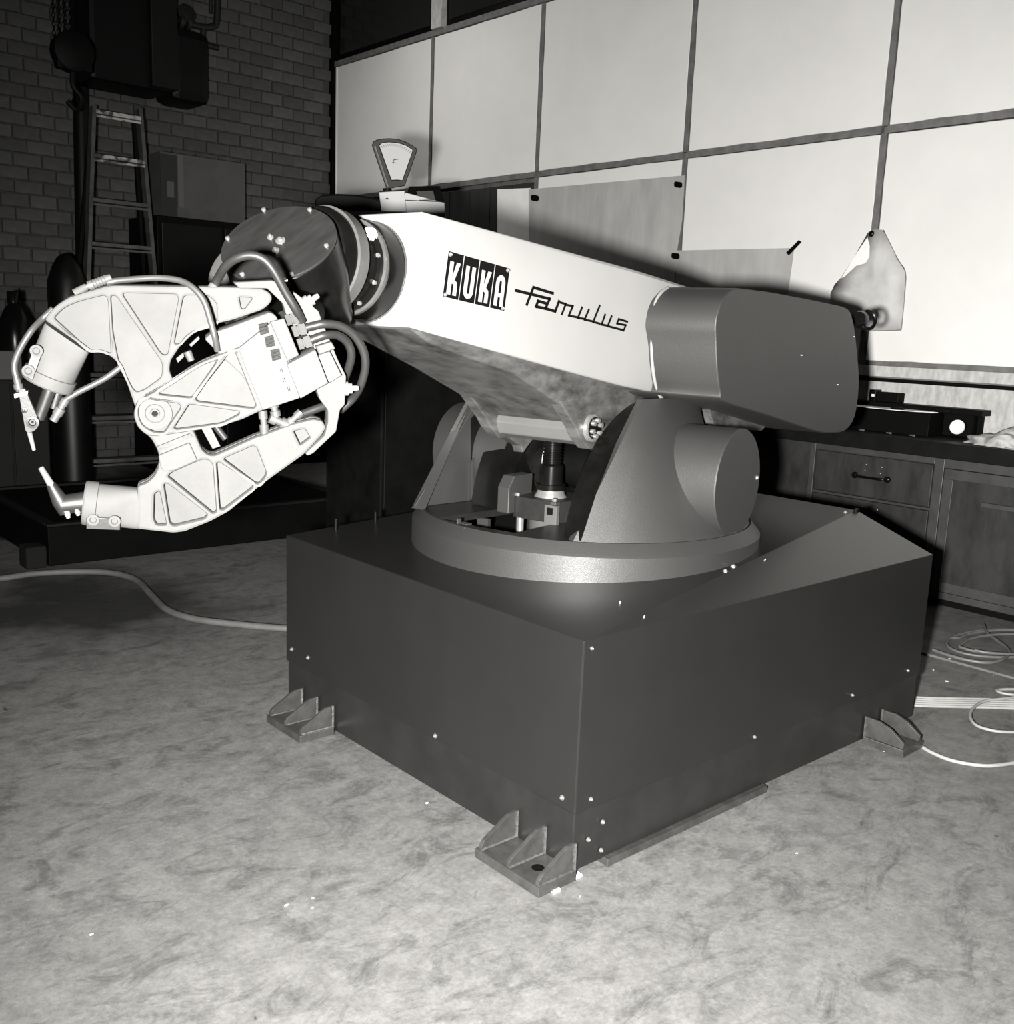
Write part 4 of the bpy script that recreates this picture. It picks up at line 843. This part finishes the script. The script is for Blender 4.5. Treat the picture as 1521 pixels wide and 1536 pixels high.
bm = B(); prism(bm, [SF.px(460+x/3.8025, 160+y/3.8025, w_) for x, y, w_ in ((643, 538, .038), (734, 534, .038), (720, 479, -.024), (626, 482, -.024))], SF.N*.004); obj('label_card', bm, DF, sc)
bm = B(); PN = [(45, 570), (48, 530), (80, 508), (170, 502), (270, 506), (360, 520), (425, 535), (425, 596), (240, 600), (60, 600)]
plate(bm, SF, rpoly([SF.uv(460+x/3.8025, 160+y/3.8025) for x, y in PN], .006, 2), [], -.09, -.01, .006); obj('goods_pan', bm, BLK, sc, True, 40)

# ================================================================== DARK BACK LEFT CORNER
# step ladder
YL = 7.15
ld = thing('step_ladder', 'tall worn wooden step ladder leaning open before the brick wall', 'ladder', (1.65, YL, 0))
L0, R0 = on(139, 160, 'y', YL+.15), on(208, 164, 'y', YL+.15); L1, R1 = on(126, 560, 'y', YL-.1), on(243, 560, 'y', YL-.1)
L1 = L0.lerp(L1, L0.z/(L0.z-L1.z)); R1 = R0.lerp(R1, R0.z/(R0.z-R1.z))
def bar(bm, a, b, w_, t_, side=V((1, 0, 0))):
    d = (b-a).normalized(); n = d.cross(side).normalized(); s2 = n.cross(d).normalized()
    return loft(bm, [a+s2*w_+n*t_, a-s2*w_+n*t_, a-s2*w_-n*t_, a+s2*w_-n*t_], [b+s2*w_+n*t_, b-s2*w_+n*t_, b-s2*w_-n*t_, b+s2*w_-n*t_])
for a, b in ((L0, L1), (R0, R1)): obj('side_rail', bar(B(), a, b, .016, .045), LADW, ld)
for a, b in ((L0+V((.03, .12, -.05)), L1+V((.0, .5, 0))), (R0+V((.0, .12, -.05)), R1+V((.06, .5, 0)))): obj('rear_leg', bar(B(), a, b, .015, .02), DARK, ld)
RUNGL = mat('paint_splashed_tread', .30, .6, 0, 0, 14, c2=.02, contrast=(.42, .55))
for k in range(9):
    t = (.02+k*.1135); a, b = L0.lerp(L1, t), R0.lerp(R1, t); z = (a.z+b.z)/2
    o = obj('tread', box(B(), (a.x+.012, a.y-.06, z-.016), (b.x-.012, a.y+.05, z+.016)), RUNGL if k < 2 else LADW, ld, bevel=.003)
    obj('tread_edge', box(B(), (a.x+.012, a.y-.064, z-.045), (b.x-.012, a.y-.056, z-.028)), RUNGL if k < 2 else LADW, ld)
# wall boiler, pipes and hoist
bl = thing('wall_tank', 'big dark tank hanging high on the brick wall above the ladder', 'tank', (2.2, 8.0, 3.55))
TK = mat('sooty_tank_paint', .003, .5, 0, .4, 4, spec=.15)
bm = B(); box(bm, (1.52, 7.75, 3.50), (2.28, 8.25, 5.2)); obj('shell', bm, TK, bl, bevel=.05)
bm = B(); box(bm, (2.05, 7.68, 3.52), (2.30, 7.80, 5.2)); obj('front_panel', bm, mat('tank_front', .007, .5, 0, .3, 4, spec=.15), bl, bevel=.01)
bm = B(); box(bm, (2.27, 7.80, 3.46), (2.68, 8.25, 4.12)); obj('side_drum', bm, TK, bl, bevel=.09)
pv_ = thing('pipe_valve', 'dark pipe with a flanged valve beside the wall tank', 'pipe', (2.8, 8.1, 3.9))
PM = mat('old_pipe_paint', .012, .5, 0, .4, 8, spec=.3)
yy = 8.1; pp = [on(x, y, 'y', yy) for x, y in ((250, 30), (275, 33), (300, 40), (318, 40), (325, 30), (326, -30))]
bm = B(); tube(bm, pp, .032, 12, 6); obj('pipe', bm, PM, pv_, True, 60)
bm = B(); tube(bm, [on(x, y, 'y', yy) for x, y in ((316, 20), (316, -30))], .020, 10, 0); obj('pipe', bm, PM, pv_, True, 60)
for x, y in ((270, 32), (281, 34)):
    a = on(x, y, 'y', yy); bm = B(); lathe(bm, a-V((.02, 0, 0)), V((1, 0, -.08)), [(0, .085), (.035, .085)], 20); obj('flange', bm, PM, pv_, True, 40)
bm = B(); a = on(278, 22, 'y', yy-.02); lathe(bm, a, V((0, -1, .3)), [(0, .05), (.02, .09), (.035, .09), (.05, .03)], 16); obj('hand_wheel', bm, PM, pv_, True, 40)
bm = B(); tube(bm, [on(x, y, 'y', yy) for x, y in ((305, 42), (305, 60), (312, 68), (327, 72))], .028, 10, 4); obj('tap', bm, PM, pv_, True, 50)
hb_ = thing('chain_hoist', 'dark chain hoist hanging on chains left of the wall tank', 'hoist', tuple(on(108, 78, 'y', 6.8)))
yy = 6.8; c = on(108, 78, 'y', yy)
HM = mat('greasy_hoist', .0022, .6, 0, .5, 12, spec=.1)
bm = B(); lathe(bm, c-V((0, .08, 0)), V((0, 1, 0)), [(0, .11), (.02, .15), (.14, .15), (.16, .11)], 24); obj('drum', bm, HM, hb_, True, 35)
bm = B(); box(bm, (c.x-.13, c.y-.05, c.z-.14), (c.x+.14, c.y+.05, c.z+.02)); obj('housing', bm, HM, hb_, bevel=.02)
for dx in (-.13, -.085, -.04, .01):
    bm = B(); z = c.z+.08
    k = 0
    while z < 5.28:
        for sgn in (1,):
            pts = [V((c.x+dx+(.012*math.cos(t) if k % 2 else 0), c.y+(.012*math.cos(t) if not k % 2 else 0), z+.022*math.sin(t))) for t in [i*math.pi/3 for i in range(7)]]
            tube(bm, pts, .004, 4, 0)
        z += .032; k += 1
    obj('chain', bm, HM, hb_)
bm = B(); q = c+V((-.0, 0, -.15)); tube(bm, [q, q+V((0, 0, -.10)), q+V((.06, 0, -.18)), q+V((.02, 0, -.27)), q+V((-.05, 0, -.22))], .022, 8, 5); obj('hook', bm, HM, hb_, True)
bm = B(); a, b = on(124, 100, 'y', 7.9), on(124, 400, 'y', 7.9); a = on(124, 150, 'y', 8.1); b = on(122, 400, 'y', 8.1); cyl(bm, V((a.x, 8.14, 3.48)), V((b.x, 8.14, 0)), .07, .07, 20)
tag(obj('drain_pipe', bm, TK, None, True, 40), 'black vertical pipe running down the brick wall left of the ladder', 'pipe')
# tall dark cupboard with the carton on it
x0, z0 = on(268, 326, 'y', 7.55).x, on(268, 326, 'y', 7.55).z
xb = on(236, 326, 'y', 7.55).x
cu = thing('storage_cupboard', 'tall black cupboard against the brick wall under the carton', 'cupboard', (3.1, 7.85, 0))
obj('body', box(B(), (xb-.02, 7.52, 0), (4.1, 8.2, z0)), BLK, cu, bevel=.01)
for k in range(3): obj('door', box(B(), (xb+.02+k*.62, 7.50, .08), (xb+.61+k*.62, 7.519, z0-.06)), TK, cu, bevel=.006)
x1 = on(369, 300, 'y', 7.55).x; zt_ = on(300, 235, 'y', 7.55).z
ct = thing('carton', 'cardboard carton on top of the black cupboard by the brick wall', 'box', ((x0+x1)/2, 7.8, z0))
obj('body', box(B(), (x0-.16, 7.56, z0+.001), (x1, 8.1, zt_)), CARD, ct, bevel=.008)
obj('side_panel', box(B(), (x0-.165, 7.553, z0+.002), (x0-.005, 7.5595, zt_-.02)), mat('dark_carton_side', .008, .8), ct)
obj('corner_tape', box(B(), (x0, 7.552, z0+.09), (x0+.055, 7.5595, zt_-.005)), mat('pale_carton_tape', .06, .6), ct)
obj('front_flap', box(B(), (x0-.01, 7.548, z0+.002), (x0+.40, 7.5590, z0+.085)), mat('carton_flap', .045, .7, 0, .3, 8), ct)
obj('label_patch', box(B(), (x0-.105, 7.548, z0+.17), (x0-.04, 7.5525, z0+.31)), mat('dusty_label', .05, .7), ct)
# covered gas bottle
q = on(98, 380, 'y', 6.75); bm = B(); lathe(bm, V((q.x, 6.75, 0)), EZ, [(0, .155), (.9, .155), (q.z-.45, .15), (q.z-.22, .135), (q.z-.10, .10), (q.z-.03, .06), (q.z, .02)], 28)
for v_ in bm.verts: v_.co += V((mn.noise(v_.co*5), mn.noise(v_.co*5+V((9, 0, 0))), 0))*.02
tag(obj('gas_bottle', bm, mat('dark_tarpaulin', .003, .4, 0, .5, 8, spec=.25), None, True, 60), 'tall dark gas bottle standing just left of the ladder', 'gas bottle')
# low cabinet at the left edge with slab and demijohn
YC = 5.9
xa, xr = on(-60, 600, 'y', YC).x, on(72, 600, 'y', YC).x; zt2 = on(20, 570, 'y', YC).z; zs2 = on(20, 527, 'y', YC).z
lc = thing('low_cabinet', 'low dark cabinet at the left edge of the floor', 'cabinet', ((xa+xr)/2, YC+.3, 0))
obj('body', box(B(), (xa, YC, 0), (xr, YC+.6, zt2)), mat('green_black_paint', .005, .6, 0, .3, 4, spec=.15), lc, bevel=.005)
xm = on(17, 600, 'y', YC).x
for a, b in ((xa+.01, xm-.008), (xm+.008, xr-.01)): obj('door', box(B(), (a, YC-.015, .04), (b, YC-.001, zt2-.02)), mat('green_black_door', .007, .6, 0, .3, 4, spec=.15), lc, bevel=.004)
xsl = on(33, 550, 'y', YC+.02).x
tag(obj('pale_crate', box(B(), (xa, YC+.02, zt2+.001), (xsl, YC+.45, zs2)), mat('pale_crate_paint', .05, .7, 0, .2, 4), None, bevel=.004), 'pale plain crate on the low cabinet at the left edge', 'crate')
q = on(19, 437, 'y', YC+.2); hh = q.z-zs2
bm = B(); lathe(bm, V((q.x, YC+.2, zs2+.001)), EZ, [(0, .115), (hh*.25, .12), (hh*.5, .10), (hh*.70, .062), (hh*.78, .035), (hh*.80, .042), (hh*.98, .040), (hh, .034)], 28)
tag(obj('dark_jug', bm, BLACK, None, True, 40), 'black glossy jug with a short neck on the pale crate', 'jug')
# machine bed on the floor
mb_ = thing('machine_bed', 'long low black machine bed on the floor behind the welding gun', 'machine', (.8, 5.0, 0))
MBM = mat('machine_bed_paint', .0022, .6, 0, .4, 5, spec=.05)
obj('frame', box(B(), (-.03, 4.3, .0), (2.1, 5.8, .232)), MBM, mb_, bevel=.006)
for a in ((-.03, 4.3, 2.1, 4.36), (-.03, 5.74, 2.1, 5.8), (-.03, 4.361, .03, 5.739), (2.04, 4.361, 2.1, 5.739)):
    obj('rim', box(B(), (a[0], a[1], .233), (a[2], a[3], .25)), mat('machine_bed_rim', .006, .5, 0, .3, 5, spec=.15), mb_, bevel=.003)
tag(obj('wooden_block', box(B(), (-.16, 4.28, 0), (-.045, 4.42, .13)), mat('dark_block', .006, .8, 0, .3, 6, spec=.15), None, bevel=.008), 'small dark block on the floor at the corner of the machine bed', 'block')
